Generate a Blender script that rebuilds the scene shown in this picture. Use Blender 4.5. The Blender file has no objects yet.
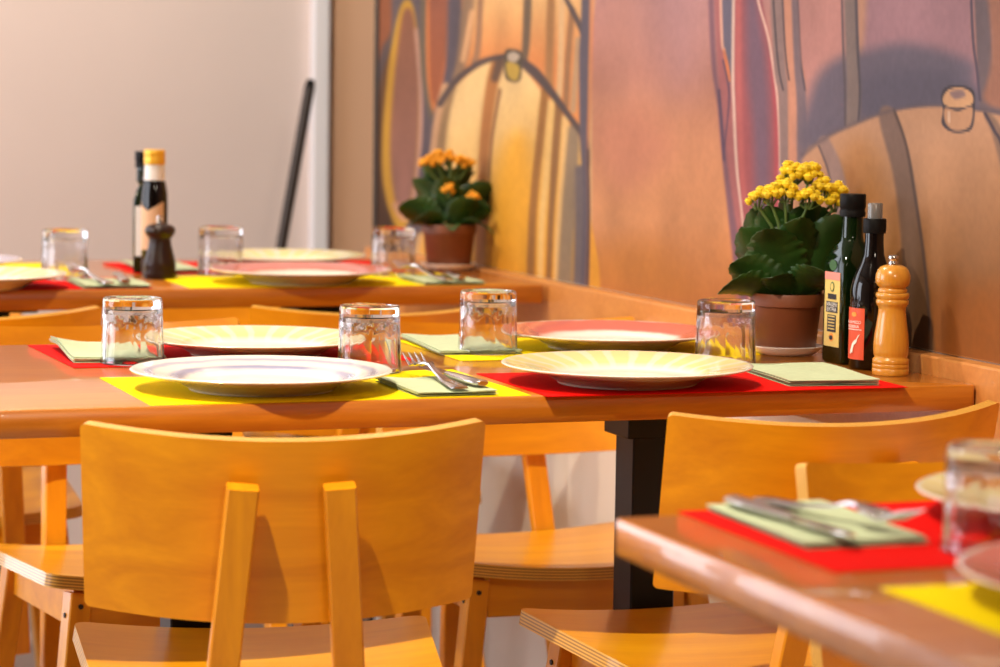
import bpy, bmesh, math, random
import numpy as np
from mathutils import Vector, Matrix, Euler
random.seed(7); rng = np.random.default_rng(7)
PI = math.pi
S = bpy.context.scene
COL = S.collection

# ------------------------------------------------------------------ camera model (measured from the photograph)
F, PITCH, ROLL, H = 2737.05, 0.0925978, 0.0147934, 1.10845
cp, sp = math.cos(PITCH), math.sin(PITCH)
FW = np.array([0, cp, -sp]); U0 = np.array([0, sp, cp]); R0 = np.array([1., 0, 0])
RT = R0*math.cos(ROLL) + U0*math.sin(ROLL); UP = U0*math.cos(ROLL) - R0*math.sin(ROLL)
EYE = np.array([0, 0, H])
cam = bpy.data.cameras.new('camera'); camo = bpy.data.objects.new('camera', cam); COL.objects.link(camo)
M = Matrix(((RT[0], UP[0], -FW[0], 0), (RT[1], UP[1], -FW[1], 0), (RT[2], UP[2], -FW[2], H), (0, 0, 0, 1)))
camo.matrix_world = M
cam.sensor_width = 36; cam.lens = F*36/1000; cam.clip_end = 60
cam.dof.use_dof = True; cam.dof.focus_distance = 3.3; cam.dof.aperture_fstop = 5.2
S.camera = camo

# ------------------------------------------------------------------ room frame: s runs along the tables, n away from the viewer
TH = math.radians(19.65)
EX, EY = math.cos(TH), math.sin(TH)
O1 = (-0.527, 2.891)
def T(s, n, z=0.0): return Vector((O1[0] + s*EX - n*EY, O1[1] + s*EY + n*EX, z))
WYAW = math.radians(21.564)
WD = np.array([-math.sin(WYAW), math.cos(WYAW)])          # along the mural wall, away from the viewer
WN = np.array([-math.cos(WYAW), -math.sin(WYAW)])         # out of the mural wall, into the room
RA = np.array([0.0755, 4.557])                            # a point on the rail's face

def srgb(r, g, b):
    f = lambda c: c/12.92 if c <= .04045 else ((c + .055)/1.055)**2.4
    return (f(r/255), f(g/255), f(b/255), 1)

# ------------------------------------------------------------------ materials
def new_mat(name):
    m = bpy.data.materials.new(name); m.use_nodes = True
    nt = m.node_tree; b = nt.nodes['Principled BSDF']
    return m, nt, b
def N(nt, t, **kw):
    n = nt.nodes.new(t)
    for k, v in kw.items(): setattr(n, k, v)
    return n
def ramp(nt, stops, interp='LINEAR'):
    r = N(nt, 'ShaderNodeValToRGB'); r.color_ramp.interpolation = interp
    e = r.color_ramp.elements
    while len(e) > len(stops): e.remove(e[-1])
    while len(e) < len(stops): e.new(1)
    for q, (p, c) in zip(e, stops): q.position = p; q.color = c if len(c) == 4 else (*c, 1)
    return r
def plain(name, col, rough=.5, metal=0, coat=0, spec=.5, noise=0, scale=60, bump=0):
    m, nt, b = new_mat(name)
    b.inputs['Roughness'].default_value = rough; b.inputs['Metallic'].default_value = metal
    b.inputs['Coat Weight'].default_value = coat; b.inputs['Coat Roughness'].default_value = .08
    b.inputs['Specular IOR Level'].default_value = spec
    if noise or bump:
        tc = N(nt, 'ShaderNodeTexCoord'); nz = N(nt, 'ShaderNodeTexNoise')
        nz.inputs['Scale'].default_value = scale; nz.inputs['Detail'].default_value = 4
        nt.links.new(tc.outputs['Object'], nz.inputs['Vector'])
        c0 = tuple(max(0, x*(1 - noise)) for x in col[:3]); c1 = tuple(min(1, x*(1 + noise)) for x in col[:3])
        r = ramp(nt, [(.3, c0), (.7, c1)])
        nt.links.new(nz.outputs['Fac'], r.inputs['Fac']); nt.links.new(r.outputs['Color'], b.inputs['Base Color'])
        if bump:
            bp = N(nt, 'ShaderNodeBump'); bp.inputs['Strength'].default_value = bump; bp.inputs['Distance'].default_value = .002
            nt.links.new(nz.outputs['Fac'], bp.inputs['Height']); nt.links.new(bp.outputs['Normal'], b.inputs['Normal'])
    else:
        b.inputs['Base Color'].default_value = col if len(col) == 4 else (*col, 1)
    return m
def wood(name, dark, light, axis='X', scale=1.0, rough=.35, coat=.3, coat_rough=.1, figure=.5):
    """varnished timber: long grain along one local axis"""
    m, nt, b = new_mat(name)
    tc = N(nt, 'ShaderNodeTexCoord'); mp = N(nt, 'ShaderNodeMapping')
    nt.links.new(tc.outputs['Object'], mp.inputs['Vector'])
    sc = {'X': (1.2, 14, 14), 'Y': (14, 1.2, 14), 'Z': (14, 14, 1.2)}[axis]
    mp.inputs['Scale'].default_value = tuple(v*scale for v in sc)
    oi = N(nt, 'ShaderNodeObjectInfo'); ad = N(nt, 'ShaderNodeVectorMath', operation='ADD')
    sc2 = N(nt, 'ShaderNodeMath', operation='MULTIPLY'); sc2.inputs[1].default_value = 37
    nt.links.new(oi.outputs['Random'], sc2.inputs[0])
    nt.links.new(mp.outputs['Vector'], ad.inputs[0]); nt.links.new(sc2.outputs[0], ad.inputs[1])
    n1 = N(nt, 'ShaderNodeTexNoise'); n1.inputs['Scale'].default_value = 1.6; n1.inputs['Detail'].default_value = 5; n1.inputs['Distortion'].default_value = .8
    n2 = N(nt, 'ShaderNodeTexNoise'); n2.inputs['Scale'].default_value = 14; n2.inputs['Detail'].default_value = 3
    nt.links.new(ad.outputs[0], n1.inputs['Vector']); nt.links.new(ad.outputs[0], n2.inputs['Vector'])
    mx = N(nt, 'ShaderNodeMath', operation='MULTIPLY_ADD'); mx.inputs[1].default_value = figure
    ml = N(nt, 'ShaderNodeMath', operation='MULTIPLY'); ml.inputs[1].default_value = 1 - figure
    nt.links.new(n2.outputs['Fac'], ml.inputs[0]); nt.links.new(n1.outputs['Fac'], mx.inputs[0]); nt.links.new(ml.outputs[0], mx.inputs[2])
    r = ramp(nt, [(.32, dark), (.66, light)])
    nt.links.new(mx.outputs[0], r.inputs['Fac']); nt.links.new(r.outputs['Color'], b.inputs['Base Color'])
    b.inputs['Roughness'].default_value = rough; b.inputs['Coat Weight'].default_value = coat; b.inputs['Coat Roughness'].default_value = coat_rough
    return m
def ply_edge(name, a, c):
    m, nt, b = new_mat(name)
    uv = N(nt, 'ShaderNodeUVMap'); sx = N(nt, 'ShaderNodeSeparateXYZ'); nt.links.new(uv.outputs[0], sx.inputs[0])
    ml = N(nt, 'ShaderNodeMath', operation='MULTIPLY'); ml.inputs[1].default_value = 4.5
    fr = N(nt, 'ShaderNodeMath', operation='FRACT')
    nt.links.new(sx.outputs['Y'], ml.inputs[0]); nt.links.new(ml.outputs[0], fr.inputs[0])
    r = ramp(nt, [(.0, a), (.42, a), (.5, c), (.92, c), (1, a)])
    nt.links.new(fr.outputs[0], r.inputs['Fac']); nt.links.new(r.outputs['Color'], b.inputs['Base Color'])
    b.inputs['Roughness'].default_value = .4; b.inputs['Coat Weight'].default_value = .3
    return m
CH_D, CH_L = (.70, .24, .002), (.90, .36, .004)
M_chair = wood('varnished_beech', CH_D, CH_L, 'X', 1, .38, .15, .18, .85)
M_post = wood('varnished_beech_upright', CH_D, CH_L, 'Z', 1, .38, .15, .18, .85)
M_seat = wood('varnished_beech_seat', (.76, .30, .003), (.90, .43, .006), 'X', 1, .34, .18, .1, .8)
M_edge = ply_edge('plywood_edge', (.84, .46, .07), (.40, .17, .02))
M_table = wood('varnished_table_wood', (.39, .105, .006), (.54, .18, .011), 'X', .8, .3, .6, .025, .45)
M_rail = wood('rail_wood', (.50, .19, .045), (.62, .26, .065), 'X', .6, .4, .3, .15)
M_black = plain('black_painted_metal', (.003, .0025, .003), .34, 0, 0, .25)
M_white_wall = plain('white_plaster', (.90, .80, .68), .85, noise=.03, scale=3)
M_back_wall = plain('pale_pink_plaster', (.76, .65, .62), .8, noise=.03, scale=2)
M_tan_wall = plain('tan_plaster', (.80, .50, .33), .8, noise=.03, scale=2)
M_trim = plain('white_trim_paint', (.86, .86, .92), .5)
M_ceil = plain('ceiling_paint', (.42, .38, .33), .9)
M_dark = plain('gap_shade', (.02, .015, .012), .5)
def floor_mat():
    m, nt, b = new_mat('grey_brown_floor_tiles')
    tc = N(nt, 'ShaderNodeTexCoord'); br = N(nt, 'ShaderNodeTexBrick')
    br.offset = 0; br.inputs['Scale'].default_value = 1; br.inputs['Brick Width'].default_value = .4; br.inputs['Row Height'].default_value = .4
    br.inputs['Mortar Size'].default_value = .006
    br.inputs['Color1'].default_value = (.30, .22, .17, 1); br.inputs['Color2'].default_value = (.36, .28, .22, 1); br.inputs['Mortar'].default_value = (.15, .12, .1, 1)
    nt.links.new(tc.outputs['Object'], br.inputs['Vector']); nt.links.new(br.outputs['Color'], b.inputs['Base Color'])
    b.inputs['Roughness'].default_value = .5
    return m
M_floor = floor_mat()
M_mat_red = plain('red_placemat', (.64, .004, .002), .8, noise=.05, scale=300, spec=.08)
M_mat_yel = plain('yellow_placemat', (.90, .70, .0), .75, noise=.04, scale=300, spec=.08)
M_napkin = plain('pale_green_napkin', (.47, .54, .35), .9, noise=.05, scale=120, spec=.2)
M_steel = plain('polished_steel', (.62, .58, .56), .18, 1)
M_terra = plain('terracotta_pot', (.17, .045, .013), .5, noise=.08, scale=30)
M_soil = plain('potting_soil', (.03, .018, .01), .95, noise=.4, scale=150, bump=.5)
M_saucer = plain('cream_saucer', (.90, .86, .80), .3)
M_leaf = plain('dark_green_leaf', (.018, .056, .006), .42, noise=.45, scale=25)
M_stem = plain('green_stem', (.10, .16, .03), .6)
M_flower = plain('yellow_blossom', (.86, .60, .012), .6, noise=.22, scale=90)
M_flower_o = plain('orange_yellow_blossom', (.88, .40, .02), .6, noise=.2, scale=90)
M_mill = wood('turned_mill_wood', (.52, .20, .014), (.64, .28, .03), 'Z', 1.5, .3, .5, .08)
M_mill_dark = plain('dark_stained_mill_wood', (.022, .007, .003), .35, coat=.1, spec=.3)
M_gb = plain('dark_green_bottle_glass', (.004, .011, .002), .07, spec=.4)
M_bb = plain('near_black_bottle_glass', (.004, .002, .0015), .07, spec=.4)
M_cap = plain('black_cap_plastic', (.006, .005, .005), .45, spec=.1)
M_gold = plain('gold_cap', (.85, .45, .03), .35, .3)
M_white_neck = plain('white_neck_foil', (.8, .76, .72), .4)
M_lab_y = plain('yellow_label_paper', (.68, .50, .14), .55, noise=.06, scale=200)
M_lab_r = plain('orange_red_label_paper', (.66, .075, .02), .5)
M_lab_t = plain('tan_label_paper', (.70, .42, .24), .6)
M_ink = plain('black_label_ink', (.012, .01, .01), .5)
M_white_ink = plain('white_label_ink', (.85, .82, .75), .5)
M_pink_ink = plain('pink_label_ink', (.75, .25, .2), .5)
M_green_ink = plain('green_label_ink', (.03, .10, .02), .5)
M_orange_ink = plain('orange_label_ink', (.80, .28, .03), .5)
M_screw = plain('dark_screw_head', (.02, .014, .01), .45)
M_pole = plain('black_pole', (.03, .02, .018), .5)
M_clear = plain('smoky_clear_plastic', (.35, .33, .32), .2)
M_clear.node_tree.nodes['Principled BSDF'].inputs['Transmission Weight'].default_value = .6
def glass_mat():
    m, nt, b = new_mat('clear_tumbler_glass')
    nt.nodes.remove(b); out = nt.nodes['Material Output']
    g = N(nt, 'ShaderNodeBsdfGlass'); g.inputs['IOR'].default_value = 1.46; g.inputs['Roughness'].default_value = 0.0
    g.inputs['Color'].default_value = (.97, .97, .98, 1)
    t = N(nt, 'ShaderNodeBsdfTransparent'); mx = N(nt, 'ShaderNodeMixShader'); mx.inputs[0].default_value = .06
    nt.links.new(g.outputs[0], mx.inputs[1]); nt.links.new(t.outputs[0], mx.inputs[2]); nt.links.new(mx.outputs[0], out.inputs['Surface'])
    return m
M_glass = glass_mat()
def plate_mat(name, kind, rim, well=(.86, .78, .70), rays=26):
    """glazed plate: cream well, painted rim (rays, brushed rings or a plain band)"""
    m, nt, b = new_mat(name)
    b.inputs['Roughness'].default_value = .18; b.inputs['Coat Weight'].default_value = .5; b.inputs['Coat Roughness'].default_value = .05
    tc = N(nt, 'ShaderNodeTexCoord'); sx = N(nt, 'ShaderNodeSeparateXYZ'); nt.links.new(tc.outputs['Object'], sx.inputs[0])
    mth = lambda op, a, c=None: (lambda n: ([nt.links.new(v, n.inputs[i]) if hasattr(v, 'node') else setattr(n.inputs[i], 'default_value', v) for i, v in enumerate((a, c)) if v is not None], n.outputs[0])[1])(N(nt, 'ShaderNodeMath', operation=op))
    r2 = mth('ADD', mth('MULTIPLY', sx.outputs['X'], sx.outputs['X']), mth('MULTIPLY', sx.outputs['Y'], sx.outputs['Y']))
    rad = mth('SQRT', r2); ang = mth('ARCTAN2', sx.outputs['Y'], sx.outputs['X'])
    nz = N(nt, 'ShaderNodeTexNoise'); nz.inputs['Scale'].default_value = 22; nz.inputs['Detail'].default_value = 3
    nt.links.new(tc.outputs['Object'], nz.inputs['Vector'])
    jit = mth('MULTIPLY', mth('SUBTRACT', nz.outputs['Fac'], .5), .012)
    rj = mth('ADD', rad, jit)
    white = (.84, .78, .70, 1)
    if kind == 'rays':
        wv = mth('SINE', mth('ADD', mth('MULTIPLY', ang, rays), mth('MULTIPLY', nz.outputs['Fac'], 2.5)))
        k = ramp(nt, [(.60, (1, 1, 1)), (.90, (.45, .45, .45))]); nt.links.new(mth('MULTIPLY_ADD', wv, .5), k.inputs['Fac'])
        k.inputs['Fac'].links[0].from_node.inputs[2].default_value = .5
        fac = k.outputs['Color']; band = ramp(nt, [(.088, (0, 0, 0)), (.096, (1, 1, 1)), (.1445, (1, 1, 1)), (.147, (0, 0, 0))])
        nt.links.new(rad, band.inputs['Fac'])
        f2 = mth('MULTIPLY', fac, band.outputs['Color'])
    elif kind == 'rings':
        k = ramp(nt, [(.090, (0, 0, 0)), (.095, (1, 1, 1)), (.103, (1, 1, 1)), (.109, (0, 0, 0)), (.122, (0, 0, 0)), (.126, (.8, .8, .8)), (.132, (.9, .9, .9)), (.136, (0, 0, 0))])
        nt.links.new(rj, k.inputs['Fac'])
        n2 = N(nt, 'ShaderNodeTexNoise'); n2.inputs['Scale'].default_value = 9; nt.links.new(tc.outputs['Object'], n2.inputs['Vector'])
        k2 = ramp(nt, [(.36, (.15, .15, .15)), (.52, (1, 1, 1))]); nt.links.new(n2.outputs['Fac'], k2.inputs['Fac'])
        f2 = mth('MULTIPLY', k.outputs['Color'], k2.outputs['Color'])
    else:
        band = ramp(nt, [(.092, (0, 0, 0)), (.099, (1, 1, 1)), (.1455, (1, 1, 1)), (.148, (0, 0, 0))]); nt.links.new(rj, band.inputs['Fac']); f2 = band.outputs['Color']
    mx = N(nt, 'ShaderNodeMix', data_type='RGBA'); mx.inputs['A'].default_value = (*well, 1) if len(well) == 3 else well; mx.inputs['B'].default_value = (*rim, 1)
    # the paint is on the top face only: z above the rim's underside
    nt.links.new(f2, mx.inputs['Factor']); nt.links.new(mx.outputs['Result'], b.inputs['Base Color'])
    return m
P_yel = plate_mat('plate_yellow_rays', 'rays', (.80, .71, .30))
P_blue = plate_mat('plate_blue_brushed_rings', 'rings', (.33, .33, .50), (.86, .79, .72))
P_pink = plate_mat('plate_pink_rim', 'band', (.66, .14, .10))
P_lav = plate_mat('plate_lavender_rim', 'band', (.55, .52, .68))
P_under = plain('plate_underside_glaze', (.72, .60, .48), .25, coat=.4)

# ------------------------------------------------------------------ mesh helpers
def obj(name, verts, faces, mat, parent=None, smooth=True, loc=(0, 0, 0), rotz=0, mats=None, midx=None, uvs=None, auto=None):
    me = bpy.data.meshes.new(name); me.from_pydata([tuple(v) for v in verts], [], faces)
    for mm in (mats or [mat]): me.materials.append(mm)
    if midx is not None: me.polygons.foreach_set('material_index', midx)
    if uvs is not None:
        ul = me.uv_layers.new(name='UVMap')
        for p in me.polygons:
            for li, vi in zip(p.loop_indices, p.vertices): ul.data[li].uv = uvs[p.index][list(p.vertices).index(vi)] if isinstance(uvs, dict) and p.index in uvs else (0, 0)
    me.update()
    bm = bmesh.new(); bm.from_mesh(me); bmesh.ops.recalc_face_normals(bm, faces=bm.faces); bm.to_mesh(me); bm.free()
    o = bpy.data.objects.new(name, me); COL.objects.link(o)
    o.location = loc; o.rotation_euler = (0, 0, rotz)
    if parent: o.parent = parent
    if smooth:
        me.polygons.foreach_set('use_smooth', [True]*len(me.polygons))
        if auto is not None: me.set_sharp_from_angle(angle=math.radians(auto))
    return o
class MB:
    """collects shapes into ONE mesh"""
    def __init__(s): s.v = []; s.f = []; s.mi = []
    def add(s, v, f, mi=0):
        b = len(s.v); s.v += [Vector(p) for p in v]; s.f += [tuple(i + b for i in q) for q in f]; s.mi += [mi]*len(f); return s
    def box(s, c, d, mi=0, rot=None):
        c = Vector(c); vs = []
        for x in (-.5, .5):
            for y in (-.5, .5):
                for z in (-.5, .5):
                    p = Vector((x*d[0], y*d[1], z*d[2]))
                    if rot is not None: p = rot @ p
                    vs.append(c + p)
        return s.add(vs, [(0, 1, 3, 2), (4, 6, 7, 5), (0, 4, 5, 1), (2, 3, 7, 6), (0, 2, 6, 4), (1, 5, 7, 3)], mi)
    def bar(s, a, b, w, d, fwd=(0, 1, 0), mi=0, ch=.003):
        """chamfered bar from a to b: w across, d deep (deep follows fwd)"""
        a, b = Vector(a), Vector(b); ax = (b - a).normalized(); fw = Vector(fwd); fw = (fw - ax*fw.dot(ax)).normalized(); sd = ax.cross(fw)
        hw, hd = w/2, d/2
        prof = [(hw - ch, hd), (hw, hd - ch), (hw, -hd + ch), (hw - ch, -hd), (-hw + ch, -hd), (-hw, -hd + ch), (-hw, hd - ch), (-hw + ch, hd)]
        vs = []
        for p in (a, b): vs += [p + sd*x + fw*y for x, y in prof]
        fs = [(i, (i + 1) % 8, 8 + (i + 1) % 8, 8 + i) for i in range(8)] + [tuple(range(8)), tuple(range(15, 7, -1))]
        return s.add(vs, fs, mi)
    def tube(s, pts, rad, seg=10, mi=0):
        pts = [Vector(p) for p in pts]; rad = rad if hasattr(rad, '__len__') else [rad]*len(pts); vs = []
        up = Vector((0, 0, 1))
        for i, p in enumerate(pts):
            t = (pts[min(i + 1, len(pts) - 1)] - pts[max(i - 1, 0)]).normalized()
            u = up if abs(t.dot(up)) < .95 else Vector((1, 0, 0))
            a = t.cross(u).normalized(); b = a.cross(t)
            vs += [p + (a*math.cos(q) + b*math.sin(q))*rad[i] for q in (2*PI*k/seg for k in range(seg))]
        n = len(pts); fs = [(i*seg + k, i*seg + (k + 1) % seg, (i + 1)*seg + (k + 1) % seg, (i + 1)*seg + k) for i in range(n - 1) for k in range(seg)]
        fs += [tuple(range(seg)), tuple(range((n - 1)*seg, n*seg))]
        return s.add(vs, fs, mi)
    def lathe(s, prof, seg=48, mi=0, c=(0, 0, 0), rf=None, caps=True):
        c = Vector(c); vs = []; n = len(prof)
        for r, z in prof:
            for k in range(seg):
                q = 2*PI*k/seg; rr = r*(rf(q, z) if rf else 1)
                vs.append(c + Vector((rr*math.cos(q), rr*math.sin(q), z)))
        fs = [(i*seg + k, i*seg + (k + 1) % seg, (i + 1)*seg + (k + 1) % seg, (i + 1)*seg + k) for i in range(n - 1) for k in range(seg)]
        if caps: fs += [tuple(range(seg)), tuple(range((n - 1)*seg, n*seg))]
        return s.add(vs, fs, mi)
    def build(s, name, mat, parent=None, smooth=False, auto=None, mats=None, **kw):
        return obj(name, s.v, s.f, mat, parent, smooth or auto is not None, mats=mats, midx=s.mi if mats else None, auto=auto, **kw)
def bevel(o, w=.003, seg=2):
    md = o.modifiers.new('bevel', 'BEVEL'); md.width = w; md.segments = seg; md.limit_method = 'ANGLE'; md.angle_limit = math.radians(40)
    me = o.data; me.polygons.foreach_set('use_smooth', [True]*len(me.polygons)); me.set_sharp_from_angle(angle=math.radians(50))
    return o
def tag(o, label, cat, group=None):
    o['label'] = label; o['category'] = cat
    if group: o['group'] = group
    return o
def thing(name, label, cat, loc=(0, 0, 0), rotz=0, group=None):
    o = bpy.data.objects.new(name, None); COL.objects.link(o); o.empty_display_size = .05
    o.location = loc; o.rotation_euler = (0, 0, rotz)
    return tag(o, label, cat, group)
def struct(o): o['kind'] = 'structure'; return o
def dup(root, loc, rotz, label, group=None, hide=()):
    r = root.copy(); COL.objects.link(r); r.location = loc; r.rotation_euler = (0, 0, rotz); r['label'] = label
    if group: r['group'] = group
    for ch in list(root.children):
        c = ch.copy(); COL.objects.link(c); c.parent = r
        for g in list(ch.children):
            d = g.copy(); COL.objects.link(d); d.parent = c
    return r
def panel(fn, W, L, r, t, nu=24, nv=16):
    """plywood panel: fn(u, v) is its top surface, u across, v along 0..L; rounded corners; t thick. verts, faces, material index (1 = edge), edge uvs"""
    vs_ = []
    for k in range(7): q = PI/2*k/6; vs_.append(r*(1 - math.cos(q)))
    mid = [r + (L - 2*r)*k/nv for k in range(1, nv)]
    vv = vs_ + mid + [L - x for x in reversed(vs_)]
    top, bot = [], []
    def pt(u, v):
        e = 1e-4; p = Vector(fn(u, v)); a = Vector(fn(u + e, v)) - Vector(fn(u - e, v)); b = Vector(fn(u, v + e)) - Vector(fn(u, v - e))
        return p, a.cross(b).normalized()
    for v in vv:
        d = max(0, abs(v - L/2) - (L/2 - r)); ins = r - math.sqrt(max(0, r*r - d*d))
        w = W(v) if callable(W) else W
        for k in range(nu + 1):
            u = (k/nu - .5)*(w - 2*ins); p, n = pt(u, v); top.append(p); bot.append(p - n*t)
    R, C = len(vv), nu + 1; nT = R*C
    verts = top + bot; faces = []; mi = []
    for i in range(R - 1):
        for k in range(nu):
            a, b, c, d = i*C + k, i*C + k + 1, (i + 1)*C + k + 1, (i + 1)*C + k
            faces += [(a, b, c, d), (a + nT, d + nT, c + nT, b + nT)]; mi += [0, 0]
    ring = list(range(C)) + [i*C + nu for i in range(1, R)] + [(R - 1)*C + k for k in range(nu - 1, -1, -1)] + [i*C for i in range(R - 2, 0, -1)]
    uv = {}
    for q in range(len(ring)):
        a, b = ring[q], ring[(q + 1) % len(ring)]
        uv[len(faces)] = {a: (0, 1), b: (0, 1), a + nT: (0, 0), b + nT: (0, 0)}
        faces.append((a, a + nT, b + nT, b)); mi.append(1)
    return verts, faces, mi, uv
def panel_obj(name, fn, W, L, r, t, mat, parent, nu=24, nv=16, **kw):
    v, f, mi, uv = panel(fn, W, L, r, t, nu, nv)
    me = bpy.data.meshes.new(name); me.from_pydata([tuple(p) for p in v], [], f)
    me.materials.append(mat); me.materials.append(M_edge); me.polygons.foreach_set('material_index', mi)
    ul = me.uv_layers.new(name='UVMap')
    for p in me.polygons:
        if p.index in uv:
            for li, vi in zip(p.loop_indices, p.vertices): ul.data[li].uv = uv[p.index][vi]
    me.polygons.foreach_set('use_smooth', [True]*len(f)); me.update(); me.set_sharp_from_angle(angle=math.radians(45))
    o = bpy.data.objects.new(name, me); COL.objects.link(o); o.parent = parent
    return o

# ------------------------------------------------------------------ the room
def quad_box(name, pts, z0, z1, mat):
    n = len(pts); vs = [Vector((p[0], p[1], z0)) for p in pts] + [Vector((p[0], p[1], z1)) for p in pts]
    fs = [tuple(range(n)), tuple(range(n, 2*n))] + [(i, (i + 1) % n, n + (i + 1) % n, n + i) for i in range(n)]
    return struct(obj(name, vs, fs, mat, smooth=False))
quad_box('floor', [T(-3.2, -4.2), T(2.6, -4.2), T(2.6, 3.4), T(-3.2, 3.4)], -.1, 0, M_floor)
quad_box('ceiling', [T(-3.2, -4.2), T(2.6, -4.2), T(2.6, 3.4), T(-3.2, 3.4)], 3.2, 3.3, M_ceil)
RT_ = .03                                                  # rail stands out from the wall
def W(t, out=0.0): p = RA + WD*t + WN*(out - RT_); return (p[0], p[1])   # point on the mural wall's face
W_END, W_NEAR = .948, -5.2
quad_box('wall_right', [W(W_NEAR), W(W_END), W(W_END, -.14), W(W_NEAR, -.14)], 0, 3.2, M_white_wall)
quad_box('gap_shade_strip', [W(W_END + .0005, .006), W(W_END + .02, .006), W(W_END + .02, -.14), W(W_END + .0005, -.14)], 0, 3.2, M_dark)  # dark strip standing in for the shadowed gap at the wall's end
bevel(quad_box('trim_2', [W(W_NEAR, RT_), W(W_END - .002, RT_), W(W_END - .002, .0005), W(W_NEAR, .0005)], .655, .7734, M_rail), .003)
# back wall with a tall window on its left part (out of the photograph), white door frame, tan wall beyond
NB = 3.15
def BW(s, d=0.0): p = T(s, NB - d); return (p.x, p.y)
S_TRIM = None
def s_at(px, n=NB, py=150):
    """where the sight line of column px meets the back wall"""
    d = FW + RT*(px - 500)/F - UP*(py - 333.5)/F; a = np.array([d[0], d[1]])
    ex = np.array([EX, EY]); nn = np.array([-EY, EX]); o = np.array(O1)
    t = (n + o@nn)/(a@nn); return float((a*t - o)@ex)
s1, s2 = s_at(309.5), s_at(326)
quad_box('wall_back', [BW(-.35), BW(s1), BW(s1, -.12), BW(-.35, -.12)], 0, 3.2, M_back_wall)
quad_box('wall_back_corner', [BW(s2), BW(2.6), BW(2.6, -.12), BW(s2, -.12)], 0, 3.2, M_tan_wall)
bevel(quad_box('trim_3', [BW(s1 + .0005, .03), BW(s2 - .0005, .03), BW(s2 - .0005, -.12), BW(s1 + .0005, -.12)], 0, 3.2, M_trim), .004)
quad_box('wall_back_left', [BW(-3.2), BW(-2.75), BW(-2.75, -.12), BW(-3.2, -.12)], 0, 3.2, M_back_wall)
quad_box('wall_back_sill', [BW(-2.7495), BW(-.3505), BW(-.3505, -.12), BW(-2.7495, -.12)], 0, .05, M_back_wall)
quad_box('wall_back_lintel', [BW(-2.7495), BW(-.3505), BW(-.3505, -.12), BW(-2.7495, -.12)], 2.7, 3.2, M_back_wall)
WL = lambda n, d=0.0: tuple(T(-3.2 - d, n)[:2])
for nm, n0, n1, z0, z1 in (('wall_left', -4.2, .3, 0, 3.2), ('wall_left_rear', 2.1, 3.15, 0, 3.2), ('wall_left_sill', .3005, 2.0995, 0, .6), ('wall_left_lintel', .3005, 2.0995, 2.4, 3.2)):
    quad_box(nm, [WL(n0), WL(n1), WL(n1, .12), WL(n0, .12)], z0, z1, M_white_wall)
wg = MB()
for n in (.33, 1.2, 2.07): p = T(-3.26, n); wg.box((p.x, p.y, 1.5), (.05, .05, 1.78), rot=Matrix.Rotation(TH, 3, 'Z'))
for z in (.63, 2.37): p = T(-3.26, 1.2); wg.box((p.x, p.y, z), (.05, 1.79, .05), rot=Matrix.Rotation(TH, 3, 'Z'))
struct(wg.build('window_2', M_trim))
wf = MB()
for s in (-2.72, -1.95, -1.15, -.38):
    p = T(s, NB + .05); wf.box((p.x, p.y, 1.375), (.05, .05, 2.64), rot=Matrix.Rotation(TH, 3, 'Z'))
for z in (.075, 2.675):
    p = T(-1.55, NB + .05); wf.box((p.x, p.y, z), (2.39, .05, .045), rot=Matrix.Rotation(TH, 3, 'Z'))
struct(wf.build('window_1', M_trim))
# a dark pole leaning in the corner against the white trim
def Gz(px, py, dist):
    d = FW + RT*(px - 500)/F - UP*(py - 333.5)/F; return Vector(EYE + d*(dist/d[1]))
a = Gz(309.5, 88, 5.80); b = Gz(280.5, 250, 5.74); dd = (b - a)/abs(b.z - a.z); foot = b + dd*(b.z - .005)
pm = MB().tube([foot, foot + (a - foot)*.5, a], .0115, 14)
pole = tag(pm.build('leaning_pole', M_pole, auto=60), 'thin black pole leaning against the white corner trim at the back wall', 'pole')
kn = MB().tube([a - (a - foot).normalized()*.0, a + (a - foot).normalized()*.018], [.0118, .008], 14).build('end_cap', M_cap, pole, auto=60)
MURAL_GAIN = (.63, .655, .75); WORLD = .04; P_A = 430; P_B = 48; P_W = 30; P_L = 75; P_C = 205; P_D = 115; EXPO = .08
# ------------------------------------------------------------------ the mural: wine barrels, painted in brush strokes on a fine grid of the wall
ts = np.concatenate([np.linspace(-3.0, -1.5, 150, endpoint=False), np.linspace(-1.5, W_END - .003, 820)])
zs = np.concatenate([np.linspace(.7745, 1.29, 190, endpoint=False), np.linspace(1.29, 2.1, 90)])
nt_, nz_ = len(ts), len(zs)
TT, ZZ = np.meshgrid(ts, zs, indexing='ij')
MX = RA[0] + WD[0]*TT + WN[0]*(.004 - RT_); MY = RA[1] + WD[1]*TT + WN[1]*(.004 - RT_)
rel = np.stack([MX, MY, ZZ - H], -1); wv = rel @ FW
PX = 500 + F*(rel @ RT)/wv; PY = 333.5 - F*(rel @ UP)/wv      # the drawing's own coordinates
IMG = np.zeros(PX.shape + (3,))
def vnoise(x, y, seed):
    r = np.random.default_rng(seed).random((64, 64)); xi = np.floor(x).astype(int); yi = np.floor(y).astype(int); fx = x - xi; fy = y - yi
    fx = fx*fx*(3 - 2*fx); fy = fy*fy*(3 - 2*fy); g = lambda i, j: r[i % 64, j % 64]
    return (g(xi, yi)*(1 - fx) + g(xi + 1, yi)*fx)*(1 - fy) + (g(xi, yi + 1)*(1 - fx) + g(xi + 1, yi + 1)*fx)*fy
sstep = lambda x: np.clip(x, 0, 1)**2*(3 - 2*np.clip(x, 0, 1))
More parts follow.
